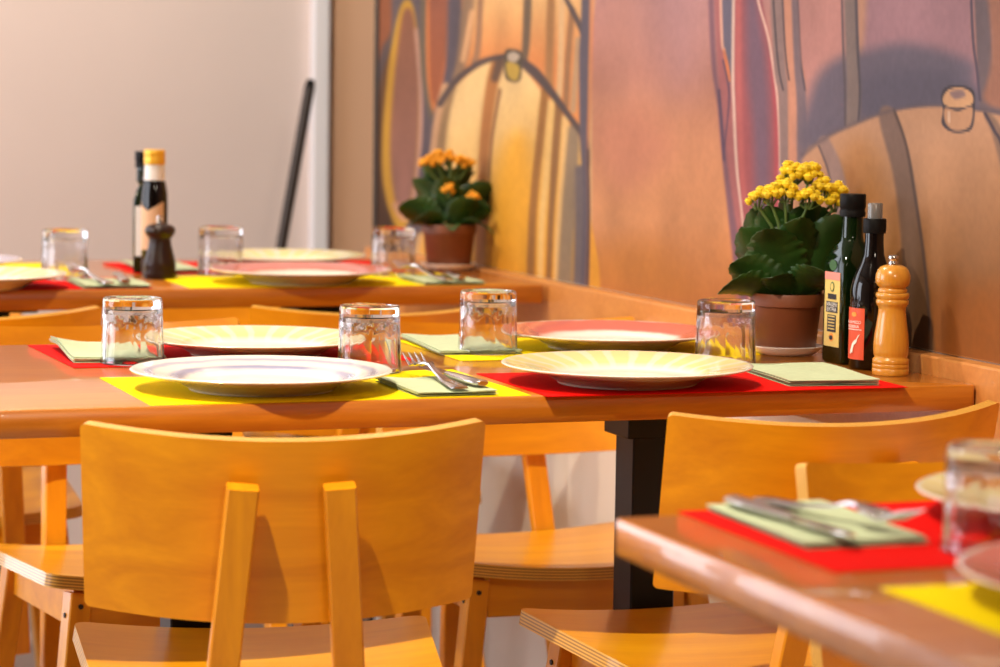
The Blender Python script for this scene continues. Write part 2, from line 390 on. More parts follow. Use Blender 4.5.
def smooth(pts, k=8, closed=False):
    P = np.array(pts, float); n = len(P); out = []
    if n < 3: return P
    for i in range(n if closed else n - 1):
        p0, p1, p2, p3 = (P[(i - 1) % n], P[i], P[(i + 1) % n], P[(i + 2) % n]) if closed else (P[max(i - 1, 0)], P[i], P[i + 1], P[min(i + 2, n - 1)])
        for q in range(k):
            t = q/k; out.append(.5*(2*p1 + (p2 - p0)*t + (2*p0 - 5*p1 + 4*p2 - p3)*t*t + (3*p1 - p0 - 3*p2 + p3)*t**3))
    if not closed: out.append(P[-1])
    return np.array(out)
def dab(mask, a, col): IMG[mask] = IMG[mask]*(1 - a[:, None]) + np.array(col, float)*a[:, None]
def stroke(pts, col, w=None, soft=1.5, alpha=1.0):
    """brush stroke along pts (x, y[, half width])"""
    P = np.array([p if len(p) == 3 else (*p, w) for p in pts], float); P = smooth(P); m = P[:, 2].max() + soft + 1
    mask = (PX > P[:, 0].min() - m) & (PX < P[:, 0].max() + m) & (PY > P[:, 1].min() - m) & (PY < P[:, 1].max() + m)
    x, y = PX[mask], PY[mask]; best = np.full(x.shape, 1e9)
    for (x0, y0, w0), (x1, y1, w1) in zip(P[:-1], P[1:]):
        dx, dy = x1 - x0, y1 - y0; t = np.clip(((x - x0)*dx + (y - y0)*dy)/(dx*dx + dy*dy + 1e-9), 0, 1)
        best = np.minimum(best, np.hypot(x - x0 - t*dx, y - y0 - t*dy) - (w0 + (w1 - w0)*t))
    dab(mask, sstep(.5 - best/(2*soft))*alpha, col)
def fill(pts, col, soft=2.0, alpha=1.0, col2=None, ax=None, curve=True):
    """filled patch; col2/ax: colour runs from col at ax[0] to col2 at ax[1] (points)"""
    P = smooth(pts, 8, True) if curve else np.array(pts, float); m = soft + 2
    mask = (PX > P[:, 0].min() - m) & (PX < P[:, 0].max() + m) & (PY > P[:, 1].min() - m) & (PY < P[:, 1].max() + m)
    x, y = PX[mask], PY[mask]; best = np.full(x.shape, 1e9); ins = np.zeros(x.shape, bool)
    Q = np.roll(P, -1, 0)
    for (x0, y0), (x1, y1) in zip(P, Q):
        dx, dy = x1 - x0, y1 - y0; t = np.clip(((x - x0)*dx + (y - y0)*dy)/(dx*dx + dy*dy + 1e-9), 0, 1)
        best = np.minimum(best, np.hypot(x - x0 - t*dx, y - y0 - t*dy))
        c = (y0 > y) != (y1 > y); ins ^= c & (x < (x1 - x0)*(y - y0)/(y1 - y0 + 1e-12) + x0)
    sd = np.where(ins, -best, best); a = sstep(.5 - sd/(2*soft))*alpha
    if col2 is None: dab(mask, a, col)
    else:
        (ax0, ay0), (ax1, ay1) = ax; t = np.clip(((x - ax0)*(ax1 - ax0) + (y - ay0)*(ay1 - ay0))/((ax1 - ax0)**2 + (ay1 - ay0)**2), 0, 1)[:, None]
        c = np.array(col, float)*(1 - t) + np.array(col2, float)*t
        IMG[mask] = IMG[mask]*(1 - a[:, None]) + c*a[:, None]
def grad(stops, v): return np.stack([np.interp(v, [s[0] for s in stops], [s[1][k] for s in stops]) for k in range(3)], -1)
# ground colour
IMG[:] = grad([(-200, (176, 128, 124)), (0, (184, 130, 118)), (70, (190, 128, 104)), (140, (206, 140, 98)), (220, (212, 144, 92)), (290, (196, 120, 56)), (330, (176, 100, 44))], PY)
fill([(640, -40), (705, -40), (706, 60), (668, 80)], (186, 138, 134), 40, .7)
fill([(600, -40), (640, -40), (640, 60), (612, 80)], (178, 124, 104), 30, .6)
fill([(592, 130), (640, 110), (670, 150), (620, 190)], (196, 124, 96), 22, .6)
fill([(592, 255), (660, 250), (690, 300), (600, 290)], (206, 128, 48), 25, .6)
# --- left: stacked barrels
fill([(370, -230), (592, -230), (592, 320), (340, 320)], (214, 168, 112), 1, 1, curve=False)
fill([(366, -80), (398, -230), (398, 300), (366, 300)], (120, 74, 36), 3, 1, (70, 44, 26), ((380, 0), (380, 240)), curve=False)
stroke([(374, -160, 5), (381, 10, 5), (376, 40, 3)], (206, 118, 44), soft=3)
fill([(384, -30), (410, -30), (402, 10), (388, 40), (376, 75), (374, 40)], (150, 86, 50), 3)
stroke([(410, -160, 3), (398, 15, 4), (386, 50, 4), (378, 80, 3), (374, 120, 2)], (92, 76, 72), soft=3)
fill([(398, -230), (480, -230), (470, 40), (440, 100), (424, 160), (418, 230), (398, 240)], (98, 84, 84), 3)
fill([(406, 0), (414, 10), (420, 60), (421, 120), (417, 180), (408, 222), (396, 228), (384, 190), (382, 140), (388, 70), (398, 15)], (206, 152, 46), 2.5, 1)   # barrel head, lit rim
fill([(407, 8), (414, 18), (419, 70), (419, 130), (414, 185), (406, 212), (396, 205), (390, 150), (394, 80), (401, 22)], (146, 92, 62), 3, 1, (150, 104, 88), ((395, 10), (405, 215)))
stroke([(416, 30, 1.5), (421, 100, 1.8), (419, 160, 1.8), (411, 215, 2)], (198, 150, 128), soft=2)
stroke([(395, 205, 3), (403, 218, 3), (412, 214, 2)], (206, 150, 110), soft=2.5)
fill([(428, -40), (436, -230), (452, -50), (454, 0), (450, 60), (442, 100), (433, 115), (427, 90), (425, 30)], (210, 122, 60), 2.2)
fill([(430, -40), (438, -230), (448, -50), (450, 0), (446, 60), (439, 95), (433, 102), (430, 80), (429, 20)], (146, 84, 58), 2.5, 1, (160, 88, 50), ((432, 0), (440, 100)))
stroke([(425, -160, 2), (423, 40, 2.5), (426, 90, 2), (433, 122, 2.2)], (112, 96, 72), soft=2)
stroke([(452, 0, 1.5), (447, 60, 2), (438, 108, 2)], (216, 110, 50), soft=2)
stroke([(457, -160, 5), (452, 30, 5), (447, 80, 4), (436, 120, 4), (425, 160, 4), (419, 230, 3)], (92, 80, 84), soft=3)
stroke([(461, -160, 3), (464, 8, 2)], (176, 80, 44), soft=2)
# upper barrel
fill([(482, -230), (600, -230), (590, 60), (584, 150), (540, 90), (512, 58), (480, 66), (452, 90), (462, 40)], (232, 178, 110), 2.5, 1, (222, 138, 72), ((520, 0), (520, 60)))
stroke([(478, -160, 7), (466, 30, 6), (456, 80, 4)], (150, 116, 84), soft=3)
stroke([(486, -160, 3), (479, 30, 3), (474, 62, 3)], (158, 114, 78), soft=2)
stroke([(472, 12, 2.5), (463, 60, 2.5)], (224, 168, 112), soft=2)
stroke([(532, -160, 4), (527, 20, 4), (524, 62, 3)], (112, 90, 66), soft=2)
stroke([(556, -160, 4), (550, 40, 4), (549, 85, 4)], (170, 118, 66), soft=2.5)
stroke([(565, -160, 3), (561, 50, 3), (559, 95, 3)], (226, 180, 122), soft=2)
stroke([(572, 10, 3), (568, 60, 3), (566, 105, 3)], (160, 112, 70), soft=2)
stroke([(578, 40, 3), (573, 110, 3)], (186, 146, 102), soft=2)
stroke([(560, -12, 2), (572, 10, 2.5), (583, 32, 3)], (88, 72, 66), soft=1.8)
# lower barrel: its yellow mixes barrel paint with warm light on the wall
fill([(426, 320), (428, 200), (436, 130), (452, 92), (480, 66), (512, 58), (540, 90), (562, 115), (584, 150), (588, 200), (588, 320)], (240, 198, 128), 2, 1, (232, 158, 44), ((470, 110), (545, 270)))
fill([(500, 160), (530, 150), (532, 320), (490, 320)], (236, 164, 36), 14, .8)
stroke([(446, 88, 5), (436, 140, 5), (432, 240, 5)], (210, 160, 112), soft=2.5)
stroke([(453, 88, 3), (443, 130, 4), (438, 200, 4), (436, 290, 4)], (160, 124, 80), soft=2.5)
stroke([(497, 64, 6), (492, 85, 6), (486, 130, 5.5), (482, 190, 5), (479, 300, 5)], (184, 118, 58), soft=2.5)
stroke([(500, 62, 5), (495, 78, 4)], (104, 76, 56), soft=3)
stroke([(500, 90, 1.5), (492, 140, 1.2), (488, 200, 1)], (140, 92, 54), soft=1.5)
stroke([(545, 92, 4), (540, 140, 4), (533, 210, 4), (530, 300, 4)], (162, 108, 48), soft=2.2)
stroke([(553, 100, 2.5), (549, 150, 3), (542, 220, 3), (540, 300, 3)], (240, 192, 110), soft=2)
stroke([(559, 106, 4), (555, 160, 4), (551, 220, 3), (548, 300, 3)], (148, 102, 54), soft=2.2)
stroke([(566, 118, 3), (563, 170, 3), (558, 240, 3), (556, 300, 3)], (232, 184, 112), soft=2)
stroke([(574, 130, 6), (570, 190, 7), (566, 250, 7), (564, 300, 8)], (146, 122, 92), soft=3)
stroke([(580, 170, 5), (580, 240, 6), (578, 300, 6)], (110, 96, 92), soft=3)
stroke([(440, 104, 3), (455, 82, 3), (478, 64, 3), (500, 57, 2.5), (514, 58, 3), (532, 70, 5), (548, 88, 4), (566, 112, 3), (585, 140, 2.5), (588, 165, 1.5)], (84, 68, 62), soft=2)
stroke([(588, -230, 4), (586, 0, 4.5), (584, 60, 5), (584, 140, 4), (586, 200, 3), (584, 300, 4)], (94, 84, 90), soft=2)
stroke([(593, -230, 2), (591, 60, 2), (588, 140, 1.2), (589, 220, 1.2), (587, 300, 2)], (200, 120, 80), soft=2.5, alpha=.7)
stroke([(588, 150, .8), (589, 220, 1), (587, 300, 1)], (70, 54, 52), soft=1.2)
fill([(505, 52), (513, 49), (522, 53), (522, 66), (520, 80), (512, 82), (505, 76)], (84, 70, 52), 1.5)
fill([(507, 62), (519, 66), (518, 79), (512, 80), (507, 74)], (196, 158, 62), 1.5)
fill([(508, 54), (514, 52), (520, 56), (515, 62), (508, 60)], (190, 168, 140), 1.5)
# --- middle: dark verticals and a barrel head seen edge on
fill([(708, -230), (742, -230), (738, 90), (746, 300), (752, 330), (740, 330), (728, 200), (718, 90)], (168, 100, 96), 3)
stroke([(706, -230, 2.5), (712, 30, 2.5), (720, 110, 2), (727, 180, 2.5), (738, 260, 4), (752, 330, 5)], (126, 88, 96), soft=2.2)
fill([(718, -230), (736, -230), (733, 40), (730, 84), (726, 60), (722, 20)], (104, 96, 108), 1.5)
stroke([(717, -230, 1.2), (721, 15, 1.3), (724, 50, 1.3)], (222, 170, 142), soft=1.2)
stroke([(724, 50, 1), (727, 66, 2), (729, 80, 2)], (216, 122, 74), soft=1.5)
stroke([(719, 90, 1), (722, 130, 1), (724, 160, 1)], (80, 62, 84), soft=1.3)
stroke([(723, 60, .8), (729, 90, 1), (728, 115, .8), (724, 150, .8)], (92, 66, 84), soft=1.2)
fill([(738, -230), (758, -30), (771, 45), (778, 100), (780, 170), (776, 320), (750, 320), (741, 220), (734, 110), (735, 30)], (160, 84, 84), 2)
fill([(748, -230), (756, -20), (766, 60), (770, 140), (768, 320), (760, 320), (753, 140), (746, 40)], (120, 90, 102), 7)
stroke([(738, -160, 2), (739, 100, 3), (744, 200, 3)], (188, 98, 92), soft=3)
stroke([(772, 60, 2), (777, 130, 2.5), (777, 220, 3)], (178, 78, 82), soft=2.5)
stroke([(737, -230, 1.3), (733, 40, 1.4), (734, 110, 1.4), (737, 170, 1.3), (742, 215, 1), (750, 300, 1)], (226, 192, 168), soft=1.3)
stroke([(752, -40, 1), (758, 0, 1.1), (768, 36, 1.2), (774, 72, 1.3), (778, 105, 1.3), (780, 160, 1.3), (780, 260, 1)], (232, 190, 164), soft=1.3)
fill([(760, -230), (774, -230), (784, 40), (788, 100), (788, 320), (782, 320), (779, 110), (773, 50)], (146, 118, 108), 1.8)
stroke([(764, -160, .8), (776, 40, .8), (783, 90, .8)], (70, 60, 62), soft=1.2)
fill([(774, -230), (784, -230), (795, 50), (798, 130), (796, 320), (788, 320), (789, 110), (785, 40)], (206, 142, 110), 2)
stroke([(776, -160, .8), (784, 30, .8), (789, 80, .8)], (84, 70, 70), soft=1.2)
fill([(784, -230), (793, -230), (800, 40), (806, 90), (808, 180), (804, 320), (796, 320), (797, 120), (793, 40)], (126, 104, 104), 1.8)
stroke([(792, -160, .8), (800, 40, .8), (805, 90, .8)], (78, 66, 70), soft=1.2)
# --- right: a big barrel in front of a shadowed one
fill([(796, -230), (842, -230), (848, 40), (852, 130), (812, 150), (806, 80), (800, 30)], (190, 132, 118), 3)
fill([(862, -230), (966, -230), (972, 30), (974, 100), (860, 110), (856, 40)], (164, 120, 122), 5)
fill([(856, 0), (866, -230), (876, -230), (864, 40)], (194, 140, 108), 5)
fill([(806, 150), (812, 90), (832, 62), (862, 52), (910, 44), (970, 62), (982, 90), (1080, 120), (1080, 180), (900, 140)], (102, 92, 102), 10, .95)
fill([(860, 80), (940, 70), (970, 100), (870, 118)], (92, 84, 96), 12, .8)
fill([(836, -230), (848, -230), (858, 40), (861, 100), (856, 135), (846, 135), (846, 60)], (132, 112, 102), 2)
stroke([(838, -160, 1), (843, 40, 1), (845, 90, 1), (845, 125, 1)], (92, 78, 78), soft=1.3)
stroke([(852, -160, 1.2), (857, 30, 1.2), (860, 90, 1.2), (858, 125, 1)], (80, 70, 74), soft=1.3)
fill([(967, -230), (984, -230), (992, 40), (998, 130), (984, 130), (977, 60)], (112, 94, 94), 2)
stroke([(967, -160, 1.2), (972, 20, 1.2), (977, 70, 1.2), (980, 100, 1.2)], (82, 70, 82), soft=1.3)
fill([(986, -230), (1200, -230), (1200, 120), (1000, 110), (992, 40)], (160, 108, 84), 4)
fill([(786, 330), (792, 220), (803, 158), (822, 140), (845, 128), (888, 112), (936, 106), (985, 112), (1040, 124), (1300, 190), (1300, 420), (800, 420)], (200, 148, 108), 2.5, 1, (142, 86, 34), ((900, 140), (930, 340)))  # barrel colour darkened downwards to imitate the weaker light at this end
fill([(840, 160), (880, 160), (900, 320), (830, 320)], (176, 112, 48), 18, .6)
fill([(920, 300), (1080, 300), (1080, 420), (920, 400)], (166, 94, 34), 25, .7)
stroke([(824, 142, 6), (834, 165, 7), (842, 200, 7), (846, 260, 7)], (160, 126, 110), soft=2.5)
stroke([(819, 146, 1), (828, 170, 1), (834, 200, 1)], (102, 82, 80), soft=1.3)
fill([(879, 116), (894, 110), (910, 160), (920, 220), (930, 300), (934, 400), (902, 400), (902, 260), (894, 180)], (134, 104, 88), 2.5, 1, (112, 76, 44), ((890, 130), (915, 320)))
stroke([(894, 110, 1.2), (906, 145, 1.3), (914, 190, 1.3), (924, 260, 1.2), (930, 330, 1.2)], (88, 66, 56), soft=1.5)
stroke([(988, 116, 4), (1000, 140, 6), (1020, 220, 8), (1040, 360, 9)], (140, 108, 86), soft=2.5)
stroke([(985, 113, 1.4), (994, 130, 1.5), (1003, 150, 1.4), (1020, 230, 1.4)], (74, 60, 66), soft=1.3)
stroke([(803, 155, 2), (822, 140, 2), (845, 128, 2), (890, 111, 1.5), (936, 105, 1.5), (990, 111, 2), (1060, 126, 2)], (92, 78, 82), soft=2.5, alpha=.6)
fill([(941, 96), (946, 87), (960, 85), (973, 90), (975, 104), (973, 126), (966, 132), (952, 132), (942, 124), (943, 110)], (66, 56, 60), 1.2)
fill([(943, 97), (950, 89), (963, 88), (972, 94), (972, 104), (958, 108), (945, 105)], (212, 160, 112), 1.2)
fill([(950, 92), (962, 90), (965, 96), (955, 99)], (142, 112, 104), 2)
fill([(945, 108), (958, 111), (972, 107), (971, 124), (964, 130), (953, 130), (945, 122)], (196, 144, 104), 1.5)
stroke([(949, 112, 1.2), (949, 122, 1.2)], (226, 186, 150), soft=1.2)
# brush texture
nz1 = vnoise(TT*55, ZZ*70, 3) - .5; nz2 = vnoise(TT*14, ZZ*10, 4) - .5; nz3 = vnoise(TT*160, ZZ*160, 5) - .5
IMG *= (1 + .03*nz1 + .13*nz2 + .045*nz3)[..., None]
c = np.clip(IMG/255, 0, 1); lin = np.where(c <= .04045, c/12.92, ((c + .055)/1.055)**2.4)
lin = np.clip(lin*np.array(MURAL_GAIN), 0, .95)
nv = nt_*nz_
verts = np.stack([MX, MY, ZZ], -1).reshape(-1, 3)
ii, jj = np.meshgrid(np.arange(nt_ - 1), np.arange(nz_ - 1), indexing='ij'); a = (ii*nz_ + jj).ravel()
quads = np.stack([a, a + 1, a + nz_ + 1, a + nz_], -1)
# four thin edges back to the wall
border = np.concatenate([np.arange(nt_)*nz_, (nt_ - 1)*nz_ + np.arange(1, nz_), np.arange(nt_ - 2, -1, -1)*nz_ + nz_ - 1, np.arange(nz_ - 2, 0, -1)])
back = verts[border] - np.array([WN[0], WN[1], 0])*.0038
bi = nv + np.arange(len(border)); b2 = np.roll(border, -1); bi2 = np.roll(bi, -1)
quads = np.concatenate([quads, np.stack([border, bi, bi2, b2], -1)]); verts = np.concatenate([verts, back])
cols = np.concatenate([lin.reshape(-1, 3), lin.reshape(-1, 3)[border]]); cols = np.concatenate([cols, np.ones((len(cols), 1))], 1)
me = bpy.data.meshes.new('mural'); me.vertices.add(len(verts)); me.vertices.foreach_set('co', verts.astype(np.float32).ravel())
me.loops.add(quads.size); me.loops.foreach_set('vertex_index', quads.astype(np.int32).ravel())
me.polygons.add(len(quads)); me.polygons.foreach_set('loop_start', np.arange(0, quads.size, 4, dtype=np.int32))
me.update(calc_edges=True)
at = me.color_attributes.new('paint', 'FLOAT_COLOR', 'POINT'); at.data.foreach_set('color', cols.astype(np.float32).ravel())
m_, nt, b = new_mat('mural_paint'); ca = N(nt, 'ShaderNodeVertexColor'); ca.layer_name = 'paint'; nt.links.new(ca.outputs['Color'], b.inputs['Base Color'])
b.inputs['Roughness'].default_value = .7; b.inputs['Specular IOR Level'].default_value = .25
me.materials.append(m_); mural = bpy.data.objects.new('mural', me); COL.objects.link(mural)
tag(mural, 'large mural of wine barrels in oranges and mauves covering the wall above the wooden rail', 'mural')

# ------------------------------------------------------------------ tables
def table(label, s0, s1, n0, n1, z, cols_s, group, off=0.0, skew=0.0):
    L, D = s1 - s0, n1 - n0; c = T((s0 + s1)/2, (n0 + n1)/2)
    t = thing('dining_table', label, 'table', (c.x, c.y, 0), TH, group)
    # top with rounded corners and softened edges
    r, ch, th = .006, .0018, .031; pr = []
    for cx, cy, a0 in ((L/2 - r, D/2 - r, 0), (-L/2 + r, D/2 - r, 90), (-L/2 + r, -D/2 + r, 180), (L/2 - r, -D/2 + r, 270)):
        for k in range(7): q = math.radians(a0 + 15*k); pr.append((cx, cy, math.cos(q), math.sin(q)))
    vs, fs = [], []; n = len(pr)
    rings = [(0, r - ch), (-.0009, r - .0009), (-ch, r), (-th + ch, r), (-th + .0009, r - .0009), (-th, r - ch)]
    pr = [(cx - (skew if cx > 0 and cy > 0 else 0), cy, a, b) for cx, cy, a, b in pr]      # the wall end is cut to the wall's line
    for dz, rr in rings: vs += [(cx + a*rr, cy + b*rr, z + dz) for cx, cy, a, b in pr]
    for i in range(len(rings) - 1): fs += [(i*n + k, i*n + (k + 1) % n, (i + 1)*n + (k + 1) % n, (i + 1)*n + k) for k in range(n)]
    fs += [tuple(range(n)), tuple(range((len(rings) - 1)*n, len(rings)*n))]
    obj('tabletop', vs, fs, M_table, t, auto=50)
    for cs in cols_s:
        x = cs - L/2; zt = z - th
        b = MB().bar((x, off, .03), (x, off, zt - .066), .061, .061, ch=.002).build('column', M_black, t, auto=30)
        br = MB().box((x, 0, zt - .005), (.08, D*.78, .010)).box((x, off, zt - .022), (.15, .10, .024)).box((x, off, zt - .050), (.085, .085, .032))
        bevel(br.build('bracket', M_black, t), .002)
        fb = MB().bar((x, -D*.40, .018), (x, D*.40, .018), .07, .03, fwd=(0, 0, 1), ch=.008).box((x, off, .034), (.09, .09, .012))
        for yy in (-D*.37, D*.37): fb.lathe([(.018, .0), (.018, .006)], 14, c=(x, yy, -.0005 + .0005))
        fb.build('foot', M_black, t, auto=40)
    return t
Z1, Z2, Z3 = .75, .7693, .75
table('long wooden dining table in the middle, set with four plates', -.008, 1.171, 0, .70, Z1, (.293, .896), 'wooden dining tables', 0, .025)
table('wooden dining table at the back, under two bottles and a dark pepper mill', -.06, 1.118, 1.352, 2.05, Z2, (.31, .90), 'wooden dining tables', .055, .018)
table('wooden dining table corner in the right foreground, blurred, with red and yellow mats', .366, 1.182, -1.56, -.829, Z3, (.62,), 'wooden dining tables')

# ------------------------------------------------------------------ chairs: one prototype, then copies
AL = math.radians(12.5); SA, CA = math.sin(AL), math.cos(AL)
PZ, PL = .534, .204; PY0 = -.268 + PL*SA
def pan(u, v):
    s = .06*(u/.2115)**2
    return (u, PY0 - v*SA + s*CA, PZ + v*CA + s*SA)
def seat_fn(u, v):
    y = -.195 + v; k = v/.40
    return (u, y + .014*(1 - (u/.21)**2)*max(0, k - .5)*2, .436 + .020*k - .016*(1 - (u/.2125)**2))
def post_pt(z, sd): return Vector((sd*(.05 + .081*(.686 - z)), PY0 - (z - PZ)*SA/CA - .0065 - .0125, z))
def make_chair(loc, yaw, label, group):
    t = thing('dining_chair', label, 'chair', loc, yaw, group)
    panel_obj('backrest', lambda u, v: pan(u, v), lambda v: .416 + .012*v/PL, PL, .006, .012, M_chair, t, 30, 10)
    panel_obj('seat', seat_fn, lambda v: .375 + .05*v/.40, .40, .02, .018, M_seat, t, 24, 14)
    for sd in (-1, 1):
        MB().bar(post_pt(.20, sd), post_pt(.688, sd), .033, .022, ch=.002).build('back_post', M_post, t, auto=30)
    for sd in (-1, 1):
        lg = MB().bar((sd*.212, .205, 0), (sd*.160, .165, .4205), .030, .034, ch=.002).build('front_leg', M_post, t, auto=30)
        for z, fx, fy in ((.405, 0, 1),):
            p = Vector((sd*.1625, .167, z)); MB().tube([p + Vector((0, .0165, 0)), p + Vector((0, .0185, 0))], .0035, 10).build('screw', M_screw, lg)
        p = Vector((sd*.164, .168, .392)); MB().tube([p + Vector((sd*.0145, 0, 0)), p + Vector((sd*.0165, 0, 0))], .0035, 10).build('screw', M_screw, lg)
        MB().bar((sd*.178, -.245, 0), (sd*.150, -.150, .410), .030, .034, ch=.002).build('rear_leg', M_post, t, auto=30)
        MB().bar((sd*.152, .150, .395), (sd*.146, -.160, .390), .055, .018, fwd=(1, 0, 0), ch=.002).build('side_apron', M_chair, t, auto=30)
    MB().bar((-.146, .166, .395), (.146, .166, .395), .055, .018, ch=.002).build('front_apron', M_chair, t, auto=30)
    ra = MB().bar((-.138, -.168, .392), (.138, -.168, .392), .055, .018, ch=.002).build('rear_apron', M_chair, t, auto=30)
    MB().tube([(0, -.1765, .392), (0, -.1785, .392)], .009, 14).build('plug', M_screw, ra)
    sc = MB()
    return t
def chair_at(tx, ty, yaw):
    y = math.radians(yaw); o = Vector((tx, ty, 0)) - Vector((-math.sin(y)*-.268, math.cos(y)*-.268, 0)); return o, y
G1, G2, G3 = 'wooden chairs around the middle table', 'wooden chairs around the back table', 'wooden chairs at the foreground table'
loc, y = chair_at(-.214, 2.80, 10)
CH = make_chair(loc, y, 'nearest wooden chair seen from behind, left foreground, curved back over orange seat', G1)
for x, yy, a, l, g in (
    (.405, 3.0, 23, 'wooden chair seen from behind, right of the black table leg, partly behind the foreground table', G1),
    (-.61, 4.05, 207, 'wooden chair on the far side of the middle table, at its left end', G1),
    (-.013, 4.195, 198.5, 'wooden chair on the far side of the middle table, left of the black leg', G1),
    (-.174, 4.31, 20, 'wooden chair back rising behind the rear yellow plate of the middle table', G2),
    (-.80, 4.12, 20, 'wooden chair back at the far left edge of the photo, before the back table', G2),
    (.469, 2.72, 198, 'blurred wooden chair on the far side of the right foreground table', G3),
    (-.545, 5.52, 199, 'wooden chair behind the back table, right-hand one, mostly hidden below its tabletop', G2),
    (-1.14, 5.22, 200, 'wooden chair behind the back table at its left end, almost hidden', G2)):
    loc, y = chair_at(x, yy, a); dup(CH, loc, y, l, g)

# ------------------------------------------------------------------ placemats
def mat_(label, s0, s1, n0, n1, z, m, group, rot=0):
    L, D = s1 - s0, n1 - n0; c = T((s0 + s1)/2, (n0 + n1)/2); mb = MB(); nx, ny = 14, 10
    # a thin sheet with the faintest waviness
    top = [((i/nx - .5)*L, (j/ny - .5)*D, .0009 + .00025*math.sin(i*1.3 + j*.9)) for j in range(ny + 1) for i in range(nx + 1)]
    bot = [(x, y, .0001) for x, y, _ in top]; k = nx + 1; n = len(top)
    fs = [(j*k + i, j*k + i + 1, (j + 1)*k + i + 1, (j + 1)*k + i) for j in range(ny) for i in range(nx)]
    fs2 = [tuple(n + q for q in reversed(f)) for f in fs]
    ring = list(range(k)) + [j*k + nx for j in range(1, ny + 1)] + [ny*k + i for i in range(nx - 1, -1, -1)] + [j*k for j in range(ny - 1, 0, -1)]
    fs3 = [(ring[q], ring[(q + 1) % len(ring)], n + ring[(q + 1) % len(ring)], n + ring[q]) for q in range(len(ring))]
    o = obj('placemat', top + bot, fs + fs2 + fs3, m, loc=(c.x, c.y, z), rotz=TH + math.radians(rot), auto=60)
    return tag(o, label, 'placemat', group)
GM1, GM2, GM3 = 'placemats on the middle table', 'placemats on the back table', 'placemats on the foreground table'
mat_('bright yellow placemat under the blue-rimmed plate, front left of the middle table', .160, .600, .004, .284, Z1, M_mat_yel, GM1)
mat_('red placemat under the front right plate of the middle table', .614, 1.072, -.012, .236, Z1, M_mat_red, GM1)
mat_('red placemat with a folded napkin, rear left of the middle table', .148, .588, .402, .692, Z1, M_mat_red, GM1, 1.2)
mat_('yellow placemat under the pink plate, rear right of the middle table', .645, 1.082, .384, .66, Z1, M_mat_yel, GM1)
mat_('red placemat at the front left of the back table', .02, .46, 1.362, 1.60, Z2, M_mat_red, GM2)
mat_('yellow placemat under the pink plate on the back table', .52, 1.02, 1.360, 1.62, Z2, M_mat_yel, GM2)
mat_('yellow placemat at the rear left of the back table', -.02, .42, 1.68, 1.96, Z2, M_mat_yel, GM2)
mat_('red placemat under the rear yellow plate on the back table', .50, 1.0, 1.68, 1.96, Z2, M_mat_red, GM2)
mat_('red placemat with cutlery on a napkin, on the right foreground table', .428, .885, -1.11, -.815, Z3, M_mat_red, GM3)
mat_('yellow placemat under the pink plate on the right foreground table', .432, .872, -1.462, -1.175, Z3, M_mat_yel, GM3)
# ------------------------------------------------------------------ plates
PR = [(.0, .0062), (.05, .0062), (.080, .0066), (.088, .0085), (.0935, .0125), (.100, .0150), (.125, .0195), (.1455, .0235), (.1485, .0238), (.150, .0228)]
PB = [(.150, .0228), (.1488, .0212), (.125, .0163), (.100, .0118), (.090, .0055), (.0835, .0022), (.083, .0), (.0775, .0), (.077, .0024), (.0, .0024)]
def plate(label, s, n, z, m, group, rot=0):
    c = T(s, n); mb = MB(); mb.lathe(PR[1:], 96, 0, caps=False); mb.lathe(PB[:-1], 96, 1, caps=False)
    # close the middle on both faces
    k = len(mb.v); mb.add([(.05*math.cos(q), .05*math.sin(q), .0062) for q in (2*PI*i/96 for i in range(96))], [tuple(range(96))], 0)
    mb.add([(.077*math.cos(q), .077*math.sin(q), .0024) for q in (2*PI*i/96 for i in range(96))], [tuple(range(96))], 1)
    o = mb.build('plate', None, None, mats=[m, P_under], auto=40, loc=(c.x, c.y, z + .0013), rotz=math.radians(rot))
    return tag(o, label, 'plate', group)
GP1, GP2, GP3 = 'plates on the middle table', 'plates on the back table', 'plates on the foreground table'
plate('cream plate with blue brushed rings on its rim, on the front left yellow mat', .316, .128, Z1, P_blue, GP1, 20)
plate('cream plate with yellow rayed rim, on the front right red mat', .756, .099, Z1, P_yel, GP1, 0)
plate('cream plate with yellow rayed rim behind the blue-rimmed plate', .408, .512, Z1, P_yel, GP1, 70)
plate('plate with pink rim on the middle table, by the wall rail', .898, .508, Z1, P_pink, GP1)
plate('pink plate on the back table, on a yellow mat', .727, 1.45, Z2, P_pink, GP2)
plate('yellow rayed plate at the rear of the back table, behind the pink plate', .79, 1.80, Z2, P_yel, GP2, 30)
plate('yellow rayed plate cut by the left photo edge, front of the back table', .182, 1.42, Z2, P_yel, GP2, 50)
plate('pale lavender plate at the rear left edge of the back table', .17, 1.76, Z2, P_lav, GP2)
plate('pink plate cut by the right photo edge on the foreground table', .602, -1.285, Z3, P_pink, GP3)
plate('yellow plate seen through the tumbler on the foreground table', .752, -.945, Z3, P_yel, GP3, 15)
